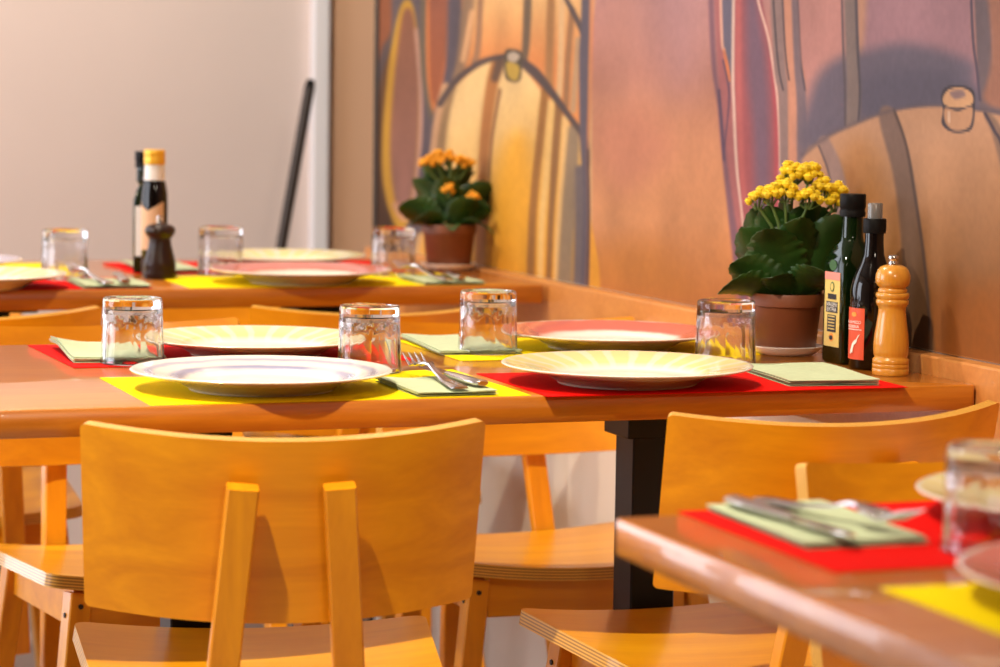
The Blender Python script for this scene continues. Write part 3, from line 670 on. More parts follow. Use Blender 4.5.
# ------------------------------------------------------------------ tumblers, turned upside down
def flute(q, z):
    """nine scalloped facets that end in arches below the heavy base"""
    ph = (q*9/(2*PI)) % 1 - .5; za = .063 - .016*(2*ph)**2
    k = sstep((za - z)/.010)*sstep((z - .0015)/.006)
    return 1 - .024*float(k)*math.cos(PI*ph)
TO = [(.0388, .0008), (.0391, .0002), (.0397, .0012)] + [(.0398 - .0027*t, .0025 + .0655*t) for t in [k/26 for k in range(27)]] + [(.0371, .072), (.0368, .0785), (.0362, .0805), (.0350, .0815)]
TI = [(.0388, .0008), (.0382, .0015), (.0378, .004), (.0368, .016), (.0361, .034), (.0354, .052), (.0345, .062), (.0318, .0672), (.028, .0685)]
def make_tumbler(label, group):
    seg = 144; mb = MB(); mb.lathe(TO, seg, 0, rf=flute, caps=False); mb.lathe(TI, seg, 0, caps=False)
    b = len(TO)*seg; top = list(range((len(TO) - 1)*seg, len(TO)*seg))
    # concave outer base, flat inner base
    mb.add([mb.v[i]*1.0 for i in top] + [Vector((.030*math.cos(q), .030*math.sin(q), .0795)) for q in (2*PI*i/seg for i in range(seg))], [(i, (i + 1) % seg, seg + (i + 1) % seg, seg + i) for i in range(seg)] + [tuple(range(seg, 2*seg))])
    mb.add([Vector((.028*math.cos(q), .028*math.sin(q), .0685)) for q in (2*PI*i/seg for i in range(seg))], [tuple(range(seg))])
    o = mb.build('tumbler', M_glass, None, auto=50)
    me = o.data; bm = bmesh.new(); bm.from_mesh(me); bmesh.ops.remove_doubles(bm, verts=bm.verts, dist=1e-5); bmesh.ops.recalc_face_normals(bm, faces=bm.faces); bm.to_mesh(me); bm.free()
    me.polygons.foreach_set('use_smooth', [True]*len(me.polygons)); me.set_sharp_from_angle(angle=math.radians(13))
    return tag(o, label, 'glass', group)
GG1, GG2 = 'upturned tumblers on the middle table', 'upturned tumblers on the back table'
tum = None
for s, n, z, l, g in ((.231, .435, Z1, 'upturned clear tumbler beside the napkin on the rear left red mat', GG1),
    (.490, .278, Z1, 'upturned clear tumbler beside the blue-rimmed plate, behind the fork', GG1),
    (.711, .472, Z1, 'upturned clear tumbler just left of the pink plate, on a yellow mat', GG1),
    (.962, .273, Z1, 'upturned clear tumbler in front of the flowerpot on the middle table', GG1),
    (.36, 1.575, Z2, 'upturned clear tumbler on the back table, left of the dark pepper mill', GG2),
    (.637, 1.635, Z2, 'upturned clear tumbler on the back table, right of the dark pepper mill', GG2),
    (.930, 1.590, Z2, 'upturned clear tumbler on the back table, in front of the flowerpot', GG2),
    (.588, -1.058, Z3, 'large blurred upturned tumbler on the right foreground table', 'upturned tumbler in the foreground')):
    c = T(s, n)
    if tum is None: tum = make_tumbler(l, g); o = tum
    else: o = tum.copy(); COL.objects.link(o); o['label'] = l; o['group'] = g
    o.location = (c.x, c.y, z + .0013); o.rotation_euler = (0, 0, s*7)
# ------------------------------------------------------------------ folded paper napkins
def napkin(label, s, n, z, w, d, rot, group, layers=4, curl=0, open_=0.0, th=.0016):
    c = T(s, n); mb = MB(); nx, ny = 16, 18
    for k in range(layers):
        ox, oy = random.uniform(-.0025, .0025), random.uniform(-.0025, .0025); ph = random.uniform(0, 6)
        gx = []
        for j in range(ny + 1):
            for i in range(nx + 1):
                u, v = i/nx - .5, j/ny - .5
                z0 = .0004 + k*th + .0006*math.sin(u*9 + ph)*math.sin(v*7 + ph*.6)*(k > 0)
                lift = curl*max(0, -u*2 - .25)**1.5*(.55 + .45*math.cos((v - .25)*4)) if curl else 0
                lift += open_*max(0, u*2 - .2)**2*(k/layers)
                gx.append((u*w + ox, v*d + oy, z0 + lift))
        m = len(gx); q = nx + 1; low = [(x, y, max(zz - th*.72, .0002 + k*th*.9)) for x, y, zz in gx]
        fs = [(j*q + i, j*q + i + 1, (j + 1)*q + i + 1, (j + 1)*q + i) for j in range(ny) for i in range(nx)]
        ring = list(range(q)) + [j*q + nx for j in range(1, ny + 1)] + [ny*q + i for i in range(nx - 1, -1, -1)] + [j*q for j in range(ny - 1, 0, -1)]
        mb.add(gx + low, fs + [tuple(m + e for e in reversed(f)) for f in fs] + [(ring[a], ring[(a + 1) % len(ring)], m + ring[(a + 1) % len(ring)], m + ring[a]) for a in range(len(ring))])
    o = mb.build('napkin', M_napkin, None, auto=50, loc=(c.x, c.y, z + .0012), rotz=TH + math.radians(rot))
    return tag(o, label, 'napkin', group)
GN1, GN2 = 'pale green paper napkins on the middle table', 'pale green paper napkins on the back table'
napkin('folded pale green napkin with a curled edge, on the rear left red mat', .222, .545, Z1, .115, .20, -2, GN1, 5, .016)
napkin('pale green napkin under fork and knife, on the front left yellow mat', .514, .088, Z1, .094, .155, 1, GN1, 4, .003, .002)
napkin('plain pale green napkin without cutlery beside the tumbler, on the rear right yellow mat', .702, .560, Z1, .11, .22, -4, GN1, 4, .004)
napkin('flat pale green napkin by the light pepper mill, on the front right red mat', .998, .112, Z1, .113, .195, -6, GN1, 4, 0, .002, .0022)
napkin('pale green napkin under cutlery on the red mat, front of the back table', .405, 1.44, Z2, .105, .15, 0, GN2, 4, .004)
napkin('pale green napkin under cutlery, near the flowerpot on the back table', .965, 1.435, Z2, .105, .15, 0, GN2, 4, .004)
napkin('pale green napkin behind the dark pepper mill on the back table', .572, 1.80, Z2, .10, .2, 0, GN2, 4, .008)
napkin('blurred pale green napkin under cutlery on the right foreground table', .503, -.92, Z3, .105, .19, -1, 'pale green napkin in the foreground', 4, 0, .002)
# ------------------------------------------------------------------ cutlery (origin in the middle of the handle, pointing along +y)
def fork(label, s, n, z, rot, group, pitch=0):
    c = T(s, n); t = MB(); zz = lambda y: .002 + .010*max(0, (y - .05)/.05)**1.2*(1 if y < .125 else 1) - .010*max(0, (y - .10)/.03)
    prof = [(-.080, .0085), (-.075, .0105), (-.055, .0095), (-.02, .006), (.02, .0036), (.045, .0034), (.058, .006), (.068, .0118), (.078, .0128)]
    vs = []; zc = lambda y: .0042 + .0095*sstep((y - .0)/.045)*(1 - sstep((y - .055)/.05)) + .012*sstep((y - .09)/.04)
    for y, hw in prof:
        h = float(zc(y)); vs += [(-hw, y, h), (hw, y, h), (hw*.8, y, h + .0022), (-hw*.8, y, h + .0022)]
    fs = [(i*4 + k, i*4 + (k + 1) % 4, (i + 1)*4 + (k + 1) % 4, (i + 1)*4 + k) for i in range(len(prof) - 1) for k in range(4)] + [(0, 1, 2, 3), tuple(range(len(vs) - 4, len(vs)))]
    t.add(vs, fs)
    for k in range(4):
        x = -.0108 + k*.0072; t.tube([(x, .074, float(zc(.074)) + .001), (x, .095, float(zc(.095)) + .001), (x*1.02, .112, float(zc(.112)) + .0012), (x*1.02, .126, float(zc(.126)) + .0015)], [.0019, .0018, .0015, .0008], 8)
    o = t.build('fork', M_steel, None, auto=50, loc=(c.x, c.y, z), rotz=TH + math.radians(rot)); o.rotation_euler = (math.radians(pitch), 0, TH + math.radians(rot))
    return tag(o, label, 'fork', group)
def knife(label, s, n, z, rot, group):
    c = T(s, n); t = MB()
    hp = [(-.09, .0065, .003), (-.085, .0092, .0042), (-.05, .0092, .0042), (.0, .0066, .0036), (.018, .0058, .0032)]
    vs = []
    for y, hw, hh in hp:
        for k in range(10): q = 2*PI*k/10; vs.append((hw*math.cos(q), y, .0046 + hh*math.sin(q)))
    n_ = len(hp); fs = [(i*10 + k, i*10 + (k + 1) % 10, (i + 1)*10 + (k + 1) % 10, (i + 1)*10 + k) for i in range(n_ - 1) for k in range(10)] + [tuple(range(10)), tuple(range((n_ - 1)*10, n_*10))]
    t.add(vs, fs); o = t.build('knife', M_steel, None, auto=50, loc=(c.x, c.y, z), rotz=TH + math.radians(rot))
    b = MB(); bl = [(.016, .0056, .0052), (.03, .0085, .006), (.06, .0098, .004), (.09, .009, -.004), (.104, .005, -.009), (.11, .001, -.0115)]
    vs = []
    for y, hw, lo in bl: vs += [(-hw, y, .0042), (hw*.75, y, .0046), (hw*.75, y, .0058), (-hw, y, .0050)]
    fs = [(i*4 + k, i*4 + (k + 1) % 4, (i + 1)*4 + (k + 1) % 4, (i + 1)*4 + k) for i in range(len(bl) - 1) for k in range(4)] + [(0, 1, 2, 3), tuple(range(len(vs) - 4, len(vs)))]
    b.add(vs, fs); b.build('blade', M_steel, o, auto=50)
    return tag(o, label, 'knife', group)
fork('steel fork, tines up, on the napkin of the front left yellow mat', .520, .090, Z1 + .0083, -2, 'forks', 2)
knife('steel table knife beside the fork on the front left yellow mat', .545, .118, Z1 + .0083, 3, 'knives')
fork('blurred steel fork with golden glints on the red mat of the back table', .382, 1.44, Z2 + .0083, 6, 'forks', 2)
knife('blurred steel knife on the red mat of the back table', .428, 1.452, Z2 + .0083, -8, 'knives')
fork('blurred steel fork near the flowerpot on the back table', .945, 1.435, Z2 + .0083, 6, 'forks', 2)
knife('blurred steel knife near the flowerpot on the back table', .988, 1.447, Z2 + .0083, -8, 'knives')
fork('blurred steel fork on the right foreground table, tines towards the tumbler', .514, -.905, Z3 + .0083, 190, 'forks', 2)
knife('blurred steel knife on the right foreground table, handle end catching light', .474, -.925, Z3 + .0083, 184, 'knives')

# ------------------------------------------------------------------ flowering kalanchoe in terracotta pots
def leaf(mb, base, az, el, L, Wd, droop, roll=0, teeth=7):
    base = Vector(base); nL, nW = 44, 6; vs = []
    d = Vector((math.cos(az)*math.cos(el), math.sin(az)*math.cos(el), math.sin(el))); side = Vector((-math.sin(az), math.cos(az), 0)); side = Matrix.Rotation(roll, 3, d) @ side; up = side.cross(d)*-1
    up = d.cross(side)*-1 if up.z < 0 else up
    for lay in (0, 1):
        for i in range(nL + 1):
            t = i/nL; w = Wd*(.10 + .90*math.sin(PI*min(1, (t*.96 + .02))**.85)**.8)*(1 + .055*math.cos(t*teeth*2*PI)*(t > .12)); w = max(w, .0008)
            if t > .97: w *= .45
            ctr = base + d*(t*L) + up*(.10*L*math.sin(PI*t)) - Vector((0, 0, 1))*droop*L*t*t
            for j in range(nW + 1):
                q = j/nW*2 - 1; vs.append(ctr + side*(q*w) + up*(.28*w*q*q) - up*(lay*.0007))
    k = nW + 1; m = (nL + 1)*k; fs = [(i*k + j, i*k + j + 1, (i + 1)*k + j + 1, (i + 1)*k + j) for i in range(nL) for j in range(nW)]
    ring = list(range(k)) + [i*k + nW for i in range(1, nL + 1)] + [nL*k + j for j in range(nW - 1, -1, -1)] + [i*k for i in range(nL - 1, 0, -1)]
    mb.add(vs, fs + [tuple(m + e for e in reversed(f)) for f in fs] + [(ring[a], ring[(a + 1) % len(ring)], m + ring[(a + 1) % len(ring)], m + ring[a]) for a in range(len(ring))])
def blossom(mb, c, r, n=16):
    """a small double flower: rings of rounded petals on a ball"""
    c = Vector(c)
    mb.lathe([(.001, -r*.9), (r*.6, -r*.62), (r*.88, -.1*r), (r*.78, .4*r), (r*.4, .75*r), (.001, .85*r)], 9, c=c)
    a0 = random.uniform(0, 6)
    for ring, (cnt, el, ln) in enumerate(((7, .15, 1.0), (6, .75, .92), (3, 1.25, .8))):
        for k in range(cnt):
            a = a0 + ring*.4 + 2*PI*k/cnt; d = Vector((math.cos(a)*math.cos(el), math.sin(a)*math.cos(el), math.sin(el))); s = Vector((-math.sin(a), math.cos(a), 0))*r*.38; u = d.cross(s).normalized()*r*.10
            p0, p1, p2 = c + d*r*.35, c + d*r*.85*ln, c + d*r*1.08*ln
            mb.add([p0 - s*.6, p0 + s*.6, p1 + s - u, p2 + s*.4, p2 - s*.4, p1 - s - u, p1 + u*2.2], [(0, 1, 6), (1, 2, 6), (2, 3, 6), (3, 4, 6), (4, 5, 6), (5, 0, 6)])
def potted(name, label, c, z, leaves, clusters, flower_mats, saucer_label=None, ps=1.0):
    t = thing(name, label, 'potted plant', (c.x, c.y, z), 0, 'flowering pot plants')
    sa = MB().lathe([(.034, .0002), (.040, .0008), (.0475, .0095), (.0495, .0120), (.0505, .0115), (.0500, .0095), (.0425, .0026), (.034, .0022)][::-1] if False else
        [(.001, .0003), (.038, .0003), (.044, .005), (.0495, .0105), (.0505, .0118), (.0492, .0122), (.0435, .0068), (.038, .0028), (.001, .0028)], 56)
    sa.build('saucer', M_saucer, t, auto=50)
    MB().lathe([(.001, .0032), (.0385, .0032), (.0395, .0045), (.0455, .064), (.0458, .0645), (.0482, .0655), (.0492, .080), (.0482, .0818), (.0460, .0815), (.0452, .070), (.001, .069)], 64).build('pot', M_terra, t, auto=35)
    sb = MB(); sb.lathe([(.0451, .0690), (.0445, .0735), (.03, .0765), (.001, .078)], 32, caps=False); sb.build('soil', M_soil, t, auto=60)
    fm = MB()
    for l in leaves: leaf(fm, *l)
    fm.build('foliage', M_leaf, t, auto=70)
    st = MB(); st.tube([(0, 0, .074), (.003, 0, .14), (0, .002, .20)], [.005, .004, .003], 8)
    for (x, y, zz, R, nn, fmat) in clusters:
        st.tube([(x*.15, y*.15, .12), (x*.55, y*.55, .12 + (zz - .12)*.6), (x, y, zz - .008)], [.0028, .0024, .0018], 7)
    for (x, y, zz, R, nn, fmat) in clusters:
        for k in range(nn):
            a = k*2.39996; rr = R*math.sqrt((k + .5)/nn); p = (x + rr*math.cos(a), y + rr*math.sin(a), zz + R*.85*(1 - (rr/R)**2) + random.uniform(-.004, .004))
            st.tube([(x + .3*(p[0] - x), y + .3*(p[1] - y), zz - .012), (p[0], p[1], p[2] - .002)], [.001, .0008], 5)
    st.build('stems', M_stem, t, auto=60)
    for (x, y, zz, R, nn, fmat) in clusters:
        fl = MB()
        for k in range(nn):
            a = k*2.39996; rr = R*math.sqrt((k + .5)/nn)
            blossom(fl, (x + rr*math.cos(a), y + rr*math.sin(a), zz + R*.85*(1 - (rr/R)**2) + random.uniform(-.004, .004)), random.uniform(.0056, .0072))
        fl.build('flower_cluster', fmat, t, auto=30)
    return t
R_ = math.radians
# leaves: base, azimuth (0 right, 180 left, -90 to the viewer), elevation, length, half width, droop, roll
LV1 = [((-.012, -.02, .078), R_(205), R_(12), .095, .026, .14, .75), ((-.012, -.014, .085), R_(178), R_(58), .100, .040, .03, 1.15), ((-.004, -.02, .08), R_(232), R_(60), .108, .040, .04, .5),
       ((.006, -.02, .085), R_(-80), R_(70), .110, .040, .03, .1), ((.016, -.014, .08), R_(-25), R_(62), .125, .038, .02, -1.0), ((.02, .0, .08), R_(-8), R_(56), .092, .034, .05, -1.2),
       ((.0, .015, .085), R_(80), R_(66), .11, .040, .05, 0), ((-.015, .012, .08), R_(150), R_(60), .105, .038, .05, 1.0), ((-.006, -.03, .078), R_(-118), R_(38), .062, .022, .15, .3),
       ((-.012, -.025, .08), R_(192), R_(36), .085, .032, .1, 1.0), ((.012, .012, .08), R_(50), R_(70), .11, .038, .02, -.8), ((-.002, -.004, .09), R_(200), R_(74), .112, .040, .0, .9),
       ((.008, -.004, .09), R_(-30), R_(76), .118, .040, .0, -.7), ((0, .008, .09), R_(110), R_(78), .115, .040, .0, .5), ((.008, -.028, .08), R_(-55), R_(34), .075, .028, .1, -.5),
       ((-.010, .0, .085), R_(170), R_(70), .115, .040, .0, 1.3), ((.014, 0, .085), R_(-15), R_(74), .116, .038, .0, -1.3)]
CL1 = [(-0.042, -0.010, 0.204, .013, 10, M_flower), (-0.026, -0.020, 0.210, .013, 10, M_flower), (-0.008, -0.022, 0.214, .016, 14, M_flower), (0.006, 0.010, 0.236, .018, 18, M_flower), (0.026, 0.006, 0.238, .016, 16, M_flower), (0.022, -0.026, 0.206, .016, 14, M_flower), (0.044, -0.008, 0.218, .014, 12, M_flower), (0.062, 0.000, 0.214, .014, 12, M_flower), (0.058, -0.014, 0.202, .011, 8, M_flower)]
c = T(1.103, .390); potted('potted_kalanchoe', 'yellow flowering plant in a brown pot on the middle table, beside the dark bottles', c, Z1, LV1, CL1, None)
LV2 = [((-.014, -.015, .082), R_(188), R_(26), .085, .030, .08, 1.1), ((-.012, -.008, .082), R_(165), R_(56), .100, .032, .04, 1.1), ((-.010, -.022, .08), R_(212), R_(8), .068, .024, .1, .6), ((.012, -.02, .082), R_(-50), R_(48), .072, .028, .08, -.4),
       ((.016, -.004, .085), R_(-8), R_(54), .095, .032, .05, -1.1), ((.01, .012, .085), R_(50), R_(60), .108, .032, .05, -.8), ((-.008, .014, .085), R_(120), R_(62), .105, .030, .05, .6), ((-.002, -.008, .09), R_(-100), R_(66), .088, .030, .04, 0),
       ((.004, 0, .09), R_(10), R_(72), .112, .032, .0, -1.0), ((-.006, 0, .09), R_(190), R_(72), .112, .032, .0, 1.0), ((.02, -.018, .08), R_(-25), R_(6), .066, .018, .3, -.3), ((.004, -.026, .078), R_(-85), R_(20), .034, .016, .5, 0), ((.012, -.01, .085), R_(-20), R_(30), .075, .030, .1, -1.0)]
CL2 = [(-.040, -.012, .186, .013, 10, M_flower_o), (-.022, -.006, .194, .014, 12, M_flower_o), (-.004, .004, .196, .014, 12, M_flower_o), (.018, .0, .190, .012, 9, M_flower_o), (.030, .004, .188, .012, 9, M_flower_o), (.0, -.034, .142, .009, 5, M_flower_o), (.044, -.020, .128, .010, 5, M_flower_o)]
c = T(1.072, 1.712); potted('potted_kalanchoe', 'orange-yellow flowering plant in a terracotta pot on the back table by the mural', c, Z2, LV2, CL2, None)

# ------------------------------------------------------------------ bottles, mills
def text_mesh(body, size, name, mat, parent, fn, space=1.0):
    cu = bpy.data.curves.new('lettering', 'FONT'); cu.body = body; cu.size = size; cu.align_x = 'CENTER'; cu.align_y = 'CENTER'; cu.space_line = .85; cu.resolution_u = 3; cu.space_character = space
    to = bpy.data.objects.new('lettering', cu); COL.objects.link(to); bpy.context.view_layer.update()
    me = bpy.data.meshes.new_from_object(to.evaluated_get(bpy.context.evaluated_depsgraph_get())); bpy.data.objects.remove(to); me.name = name
    for v in me.vertices: v.co = fn(v.co.x, v.co.y)
    me.materials.clear(); me.materials.append(mat); me.update()
    o = bpy.data.objects.new(name, me); COL.objects.link(o); o.parent = parent; return o
def patch(name, poly, mat, parent, fn, th=.0004):
    """thin printed shape: polygon points in label coordinates carried onto the bottle by fn(u, v, out)"""
    n = len(poly); vs = [fn(u, v, th) for u, v in poly] + [fn(u, v, 0) for u, v in poly]
    return obj(name, vs, [tuple(range(n)), tuple(range(2*n - 1, n - 1, -1))] + [(i, (i + 1) % n, n + (i + 1) % n, n + i) for i in range(n)], mat, parent, smooth=False)
def wrap(name, u0, u1, lo, hi, mat, parent, fn, n=18, th=.0004):
    """a label wrapped round a bottle: lo(t), hi(t) are its edges, t 0..1"""
    vs = []
    for k in range(n + 1):
        t = k/n; u = u0 + (u1 - u0)*t; vs += [fn(u, lo(t), th), fn(u, hi(t), th), fn(u, lo(t), 0), fn(u, hi(t), 0)]
    fs = []
    for k in range(n):
        a = 4*k; b = a + 4; fs += [(a, b, b + 1, a + 1), (a + 2, a + 3, b + 3, b + 2), (a, a + 2, b + 2, b), (a + 1, b + 1, b + 3, a + 3)]
    fs += [(0, 1, 3, 2), (4*n, 4*n + 2, 4*n + 3, 4*n + 1)]
    return obj(name, vs, fs, mat, parent, auto=40)
def rect(u0, v0, u1, v1, nu=1): return [(u0 + (u1 - u0)*k/nu, v0) for k in range(nu + 1)] + [(u1 - (u1 - u0)*k/nu, v1) for k in range(nu + 1)]
def rsq(r, k=.22, seg=5):
    """rounded-square section of half width r"""
    out = []; c = r*(1 - k)
    for sx, sy, a0 in ((1, 1, 0), (-1, 1, 90), (-1, -1, 180), (1, -1, 270)):
        for q in range(seg + 1): a = math.radians(a0 + 90*q/seg); out.append((sx*c + r*k*math.cos(a), sy*c + r*k*math.sin(a)))
    return out
def square_bottle(label, c, z, rot, hb, height):
    t = thing('oil_bottle', label, 'bottle', (c.x, c.y, z), rot, 'oil and vinegar bottles'); mb = MB()
    k = height/.2185; lv = [(hb*.9, .22, .0002), (hb, .22, .004), (hb, .22, .125*k), (hb*.97, .3, .134*k), (hb*.80, .55, .148*k), (hb*.58, .95, .158*k), (.0145, 1, .166*k), (.0138, 1, .19*k)]
    n = 24; vs = []
    for r, kk, zz in lv: vs += [(x, y, zz) for x, y in rsq(r, kk)]
    fs = [(i*n + q, i*n + (q + 1) % n, (i + 1)*n + (q + 1) % n, (i + 1)*n + q) for i in range(len(lv) - 1) for q in range(n)] + [tuple(range(n)), tuple(range((len(lv) - 1)*n, len(lv)*n))]
    mb.add(vs, fs); mb.build('glass_body', M_gb, t, auto=50)
    cp_ = MB().lathe([(.001, .1895*k), (.0165, .1895*k), (.0168, .195*k), (.0160, .1965*k), (.0160, .200*k), (.0168, .2015*k), (.0168, .217*k), (.0160, .2185*k), (.001, .2185*k)], 36)
    cp_.build('cap', M_cap, t, auto=40)
    return t, k
# oil bottle: its label faces the viewer's left
c = T(1.134, .266)
HB = .0265
ob, _k = square_bottle('tall dark green oil bottle with black cap and yellow label, behind the light mill', c, Z1, R_(24), HB, .2185)
ol = lambda u, v, o=0: Vector((-HB - .0002 - o, -u, v))          # label plane on the left-hand face (u grows towards the viewer)
lab = patch('label', rect(-.0185, .022, .0185, .118), M_lab_y, ob, ol)
lt = lambda u, v, o=.0006: ol(u, v, o)
patch('label_band', rect(-.0185, .108, .0185, .118), M_pink_ink, lab, lambda u, v, o: ol(u, v, o + .0004))
ell = lambda cu, cv, a, b, n=20: [(cu + a*math.cos(2*PI*i/n), cv + b*math.sin(2*PI*i/n)) for i in range(n)]
patch('label_emblem', ell(0, .099, .005, .0065), M_green_ink, lab, lambda u, v, o: ol(u, v, o + .0004))
patch('label_emblem', ell(0, .099, .0033, .0046), M_lab_y, lab, lambda u, v, o: ol(u, v, o + .0008))
patch('label_panel', rect(-.0105, .083, .0105, .090), M_ink, lab, lambda u, v, o: ol(u, v, o + .0004))
patch('label_panel', rect(-.014, .066, .014, .080), M_ink, lab, lambda u, v, o: ol(u, v, o + .0004))
patch('label_panel', rect(-.0105, .041, .0105, .063), M_ink, lab, lambda u, v, o: ol(u, v, o + .0004))
patch('label_emblem', ell(0, .034, .0055, .0055), M_orange_ink, lab, lambda u, v, o: ol(u, v, o + .0004))
patch('label_emblem', ell(0, .0335, .0042, .003), M_ink, lab, lambda u, v, o: ol(u, v, o + .0008))
text_mesh('VIRGEN\nEXTRA', .0074, 'label_lettering', M_white_ink, lab, lambda x, y: ol(x, .073 + y, .0012))
for q in range(5): patch('label_line', rect(-.008, .0442 + q*.004, .008, .0456 + q*.004), M_lab_y, lab, lambda u, v, o: ol(u, v, o + .0007))
patch('neck_emblem', ell(0, .127, .009, .007), M_green_ink, ob, lambda u, v, o: ol(u*1, v, o))
# balsamic bottle: round, orange-red label turned to the left, clear sprayer cap
c = T(1.130, .196); RB = .0285
bb = thing('vinegar_bottle', 'dark vinegar bottle with orange-red label and clear spray cap, beside the light mill', 'bottle', (c.x, c.y, Z1), 0, 'oil and vinegar bottles')
MB().lathe([(.001, .0002), (.026, .0002), (RB, .003), (RB, .098), (.0275, .106), (.0235, .120), (.0170, .133), (.0130, .145), (.0118, .160), (.0118, .176)], 56).build('glass_body', M_bb, bb, auto=50)
MB().lathe([(.001, .172), (.0142, .172), (.0146, .176), (.0146, .189), (.0138, .1905), (.001, .1905)], 36).build('collar', M_cap, bb, auto=40)
nz = MB().lathe([(.001, .1906), (.0095, .1906), (.0095, .2090), (.0090, .2100), (.001, .2100)], 28).build('spray_cap', M_clear, bb, auto=40)
MB().lathe([(.001, .1907), (.005, .1907), (.0045, .202), (.001, .203)], 14).build('spray_nozzle', M_cap, nz, auto=40)
A0 = R_(-140)                                               # middle of the label, seen from above
bl = lambda u, v, o=0: Vector(((RB + .0003 + o)*math.cos(A0 + u/RB), (RB + .0003 + o)*math.sin(A0 + u/RB), v))
lb = wrap('label', -.026, .0115, lambda t: .013, lambda t: .078, M_lab_r, bb, bl)
lift = lambda e: (lambda u, v, o: bl(u, v, o + e))
text_mesh('BALSAMICO', .0052, 'label_lettering', M_white_ink, lb, lambda x, y: bl(x - .0065, .060 + y, .0014))
text_mesh('MODENA', .0052, 'label_lettering', M_white_ink, lb, lambda x, y: bl(x - .0065, .0545 + y, .0014))
patch('label_line', rect(-.018, .0505, .008, .0512, 8), M_white_ink, lb, lift(.0009))
patch('label_emblem', ell(-.004, .070, .0045, .003), M_orange_ink, lb, lift(.0009))
# pale leaping-animal silhouette
patch('label_emblem', [(-.010, .020), (-.0085, .020), (-.0078, .028), (-.0062, .033), (-.003, .0365), (.001, .039), (.0035, .0435), (.006, .0455), (.0045, .0425), (.0025, .0395), (.0018, .036), (.0, .033), (-.003, .031), (-.0045, .027), (-.0052, .021), (-.0065, .021), (-.0068, .026), (-.0085, .0265), (-.0095, .024)][::-1], M_white_ink, lb, lift(.0010))
# light pepper mill
c = T(1.122, .128)
def mill(name, label, c, z, prof, mat, knob, k=1.0):
    t = thing(name, label, 'pepper mill', (c.x, c.y, z), 0, 'pepper mills')
    b, h = prof
    MB().lathe([(r*k, q*k) for r, q in b], 56).build('body', mat, t, auto=50)
    MB().lathe([(r*k, q*k) for r, q in h], 56).build('head', mat, t, auto=50)
    MB().lathe([(r*k, q*k) for r, q in knob], 28).build('knob', M_steel, t, auto=40)
    return t
BODY = [(.001, .0002), (.0225, .0002), (.0229, .002), (.0229, .0075), (.0224, .0082), (.0229, .009), (.0229, .0130), (.0224, .0137), (.0229, .0145), (.0226, .0195), (.0208, .0212), (.0203, .0222), (.0214, .025), (.0220, .031), (.0219, .040), (.0210, .050), (.0192, .062), (.0174, .075), (.0169, .081), (.0176, .0845), (.0192, .0868), (.0203, .089), (.0203, .0925), (.0188, .0940), (.0196, .0952), (.0208, .0975), (.0207, .1010), (.0192, .1022), (.001, .1024)]
HEAD = [(.001, .1026), (.0178, .1026), (.0182, .1045), (.0178, .1066), (.0164, .1080), (.0172, .1090), (.0196, .1110), (.0213, .1150), (.0219, .1195), (.0212, .1250), (.0192, .1300), (.0160, .1340), (.0110, .1362), (.001, .1367)]
KNOB = [(.001, .1367), (.0058, .1367), (.0062, .1385), (.0052, .1405), (.0050, .1415), (.0062, .1432), (.0066, .1455), (.0058, .1478), (.003, .149), (.001, .1491)]
mill('pepper_mill', 'light turned wood pepper mill with steel knob, beside the dark bottles', c, Z1, (BODY, HEAD), M_mill, KNOB)
c = T(.518, 1.572)
DB = [(.001, .0002), (.0268, .0002), (.0275, .003), (.0272, .012), (.0262, .018), (.0268, .021), (.0255, .030), (.0222, .044), (.0192, .056), (.0180, .064), (.0186, .0685), (.001, .0687)]
DH = [(.001, .0689), (.0192, .0689), (.0218, .072), (.0250, .077), (.0256, .081), (.0244, .0855), (.0195, .0895), (.012, .0915), (.001, .0920)]
DK = [(.001, .0920), (.005, .0920), (.006, .0945), (.0048, .0975), (.0062, .1005), (.0058, .1035), (.003, .105), (.001, .1052)]
mill('pepper_mill', 'short dark brown pepper mill in front of the bottles on the back table', c, Z2, (DB, DH), M_mill_dark, DK)
# bottles on the back table
c = T(.527, 1.655)
b2 = thing('vinegar_bottle', 'gold-capped dark bottle with white neck behind the dark pepper mill', 'bottle', (c.x, c.y, Z2), 0, 'oil and vinegar bottles')
MB().lathe([(.001, .0002), (.0205, .0002), (.022, .003), (.022, .128), (.0215, .140), (.0195, .152), (.0180, .160), (.001, .161)], 48).build('glass_body', M_bb, b2, auto=50)
MB().lathe([(.001, .1612), (.0180, .1612), (.0176, .168), (.0170, .180), (.0168, .187), (.001, .1872)], 40).build('neck_foil', M_white_neck, b2, auto=50)
MB().lathe([(.001, .1874), (.0176, .1874), (.0180, .190), (.0180, .200), (.0174, .2015), (.0180, .203), (.0180, .211), (.0168, .2125), (.001, .2125)], 36).build('cap', M_gold, b2, auto=40)
b2f = lambda u, v, o=0: Vector(((.0222 + o)*math.cos(R_(-112) + u/.0222), (.0222 + o)*math.sin(R_(-112) + u/.0222), v))
wrap('label', -.030, .028, lambda t: .044, lambda t: .110 + .016*abs(2*t - 1), M_lab_t, b2, b2f)
c = T(.521, 1.705)
b3, _k = square_bottle('slim green bottle half hidden behind the gold-capped bottle, back table', c, Z2, R_(-8), .0165, .208)
pf = lambda u, v, o=0: Vector((-.0167 - o, -u, v))
patch('label', rect(-.012, .03, .012, .115), M_lab_y, b3, pf)
pf2 = lambda u, v, o=0: Vector((u, -.0167 - o, v))
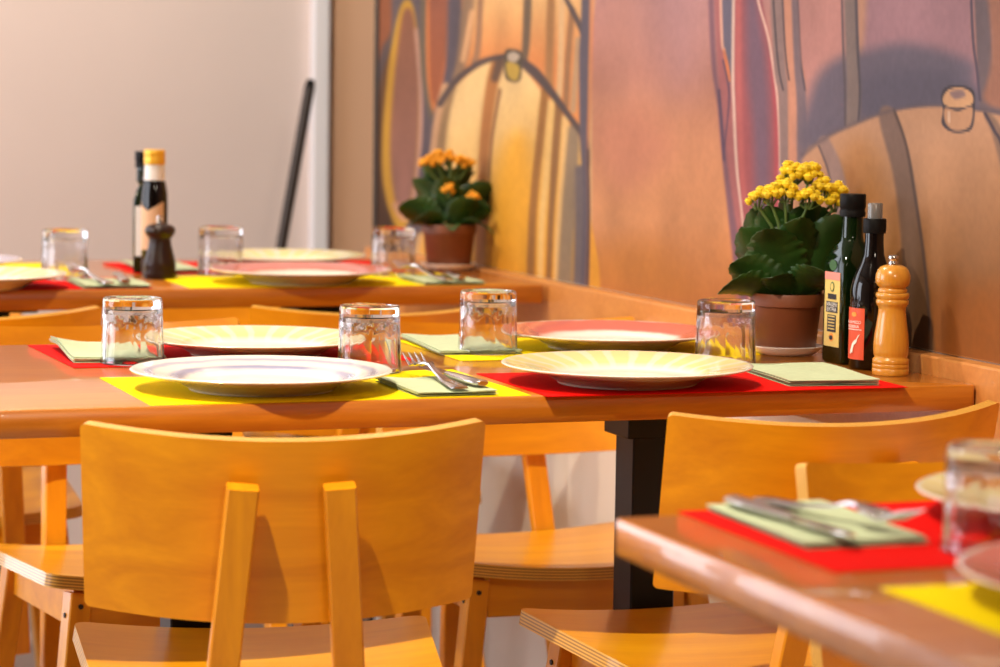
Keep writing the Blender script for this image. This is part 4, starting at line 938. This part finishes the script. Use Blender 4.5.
patch('label', rect(-.012, .03, .012, .115), M_white_neck, b3, pf2)

# ------------------------------------------------------------------ light
w = bpy.data.worlds.new('world'); S.world = w; w.use_nodes = True
bg = w.node_tree.nodes['Background']; bg.inputs['Color'].default_value = (1, .82, .66, 1); bg.inputs['Strength'].default_value = WORLD
def spot(name, loc, target, power, col, size, radius, blend=.4):
    l = bpy.data.lights.new(name, 'SPOT'); l.energy = power; l.color = col; l.spot_size = math.radians(size); l.spot_blend = blend; l.shadow_soft_size = radius
    o = bpy.data.objects.new(name, l); COL.objects.link(o); o.location = loc
    o.rotation_euler = (Vector(target) - Vector(loc)).to_track_quat('-Z', 'Y').to_euler(); return o
def area(name, loc, target, sx, sy, power, col):
    l = bpy.data.lights.new(name, 'AREA'); l.shape = 'RECTANGLE'; l.size = sx; l.size_y = sy; l.energy = power; l.color = col
    o = bpy.data.objects.new(name, l); COL.objects.link(o); o.location = loc
    o.rotation_euler = (Vector(target) - Vector(loc)).to_track_quat('-Z', 'Y').to_euler(); return o
spot('ceiling_spot', (-.75, 1.6, 3.0), (-.32, 2.75, .75), P_A, (1, .86, .66), 67, .035, 1)
spot('back_table_spot', (-2.35, 3.5, 1.95), (-.1, 4.9, .9), P_B*1.15, (1, .80, .52), 50, .04)
spot('front_fill', (.9, -1.2, 2.6), (.1, 3.1, .7), P_D, (1, .85, .68), 60, .22)  # fill lamp added behind the viewer to brighten the chair backs
pc = T(.15, 1.5, 3.1); qc = T(.25, 1.95, .8); spot('ceiling_spot', pc, qc, P_C, (1, .86, .68), 120, .035)
for sw in (-1.93, -.90): p = T(sw, 3.10, 1.38); q = T(sw, 0, 1.38); area('window_daylight', p, q, .85, 2.6, P_W, (.86, .90, 1))
p = T(-3.12, 1.2, 1.5); q = T(0, 1.2, 1.5); area('window_daylight', p, q, 1.7, 1.7, P_L, (.86, .90, 1))
S.view_settings.view_transform = 'Standard'; S.view_settings.look = 'None'; S.view_settings.gamma = 1; S.view_settings.use_curve_mapping = False
S.view_settings.exposure = EXPO
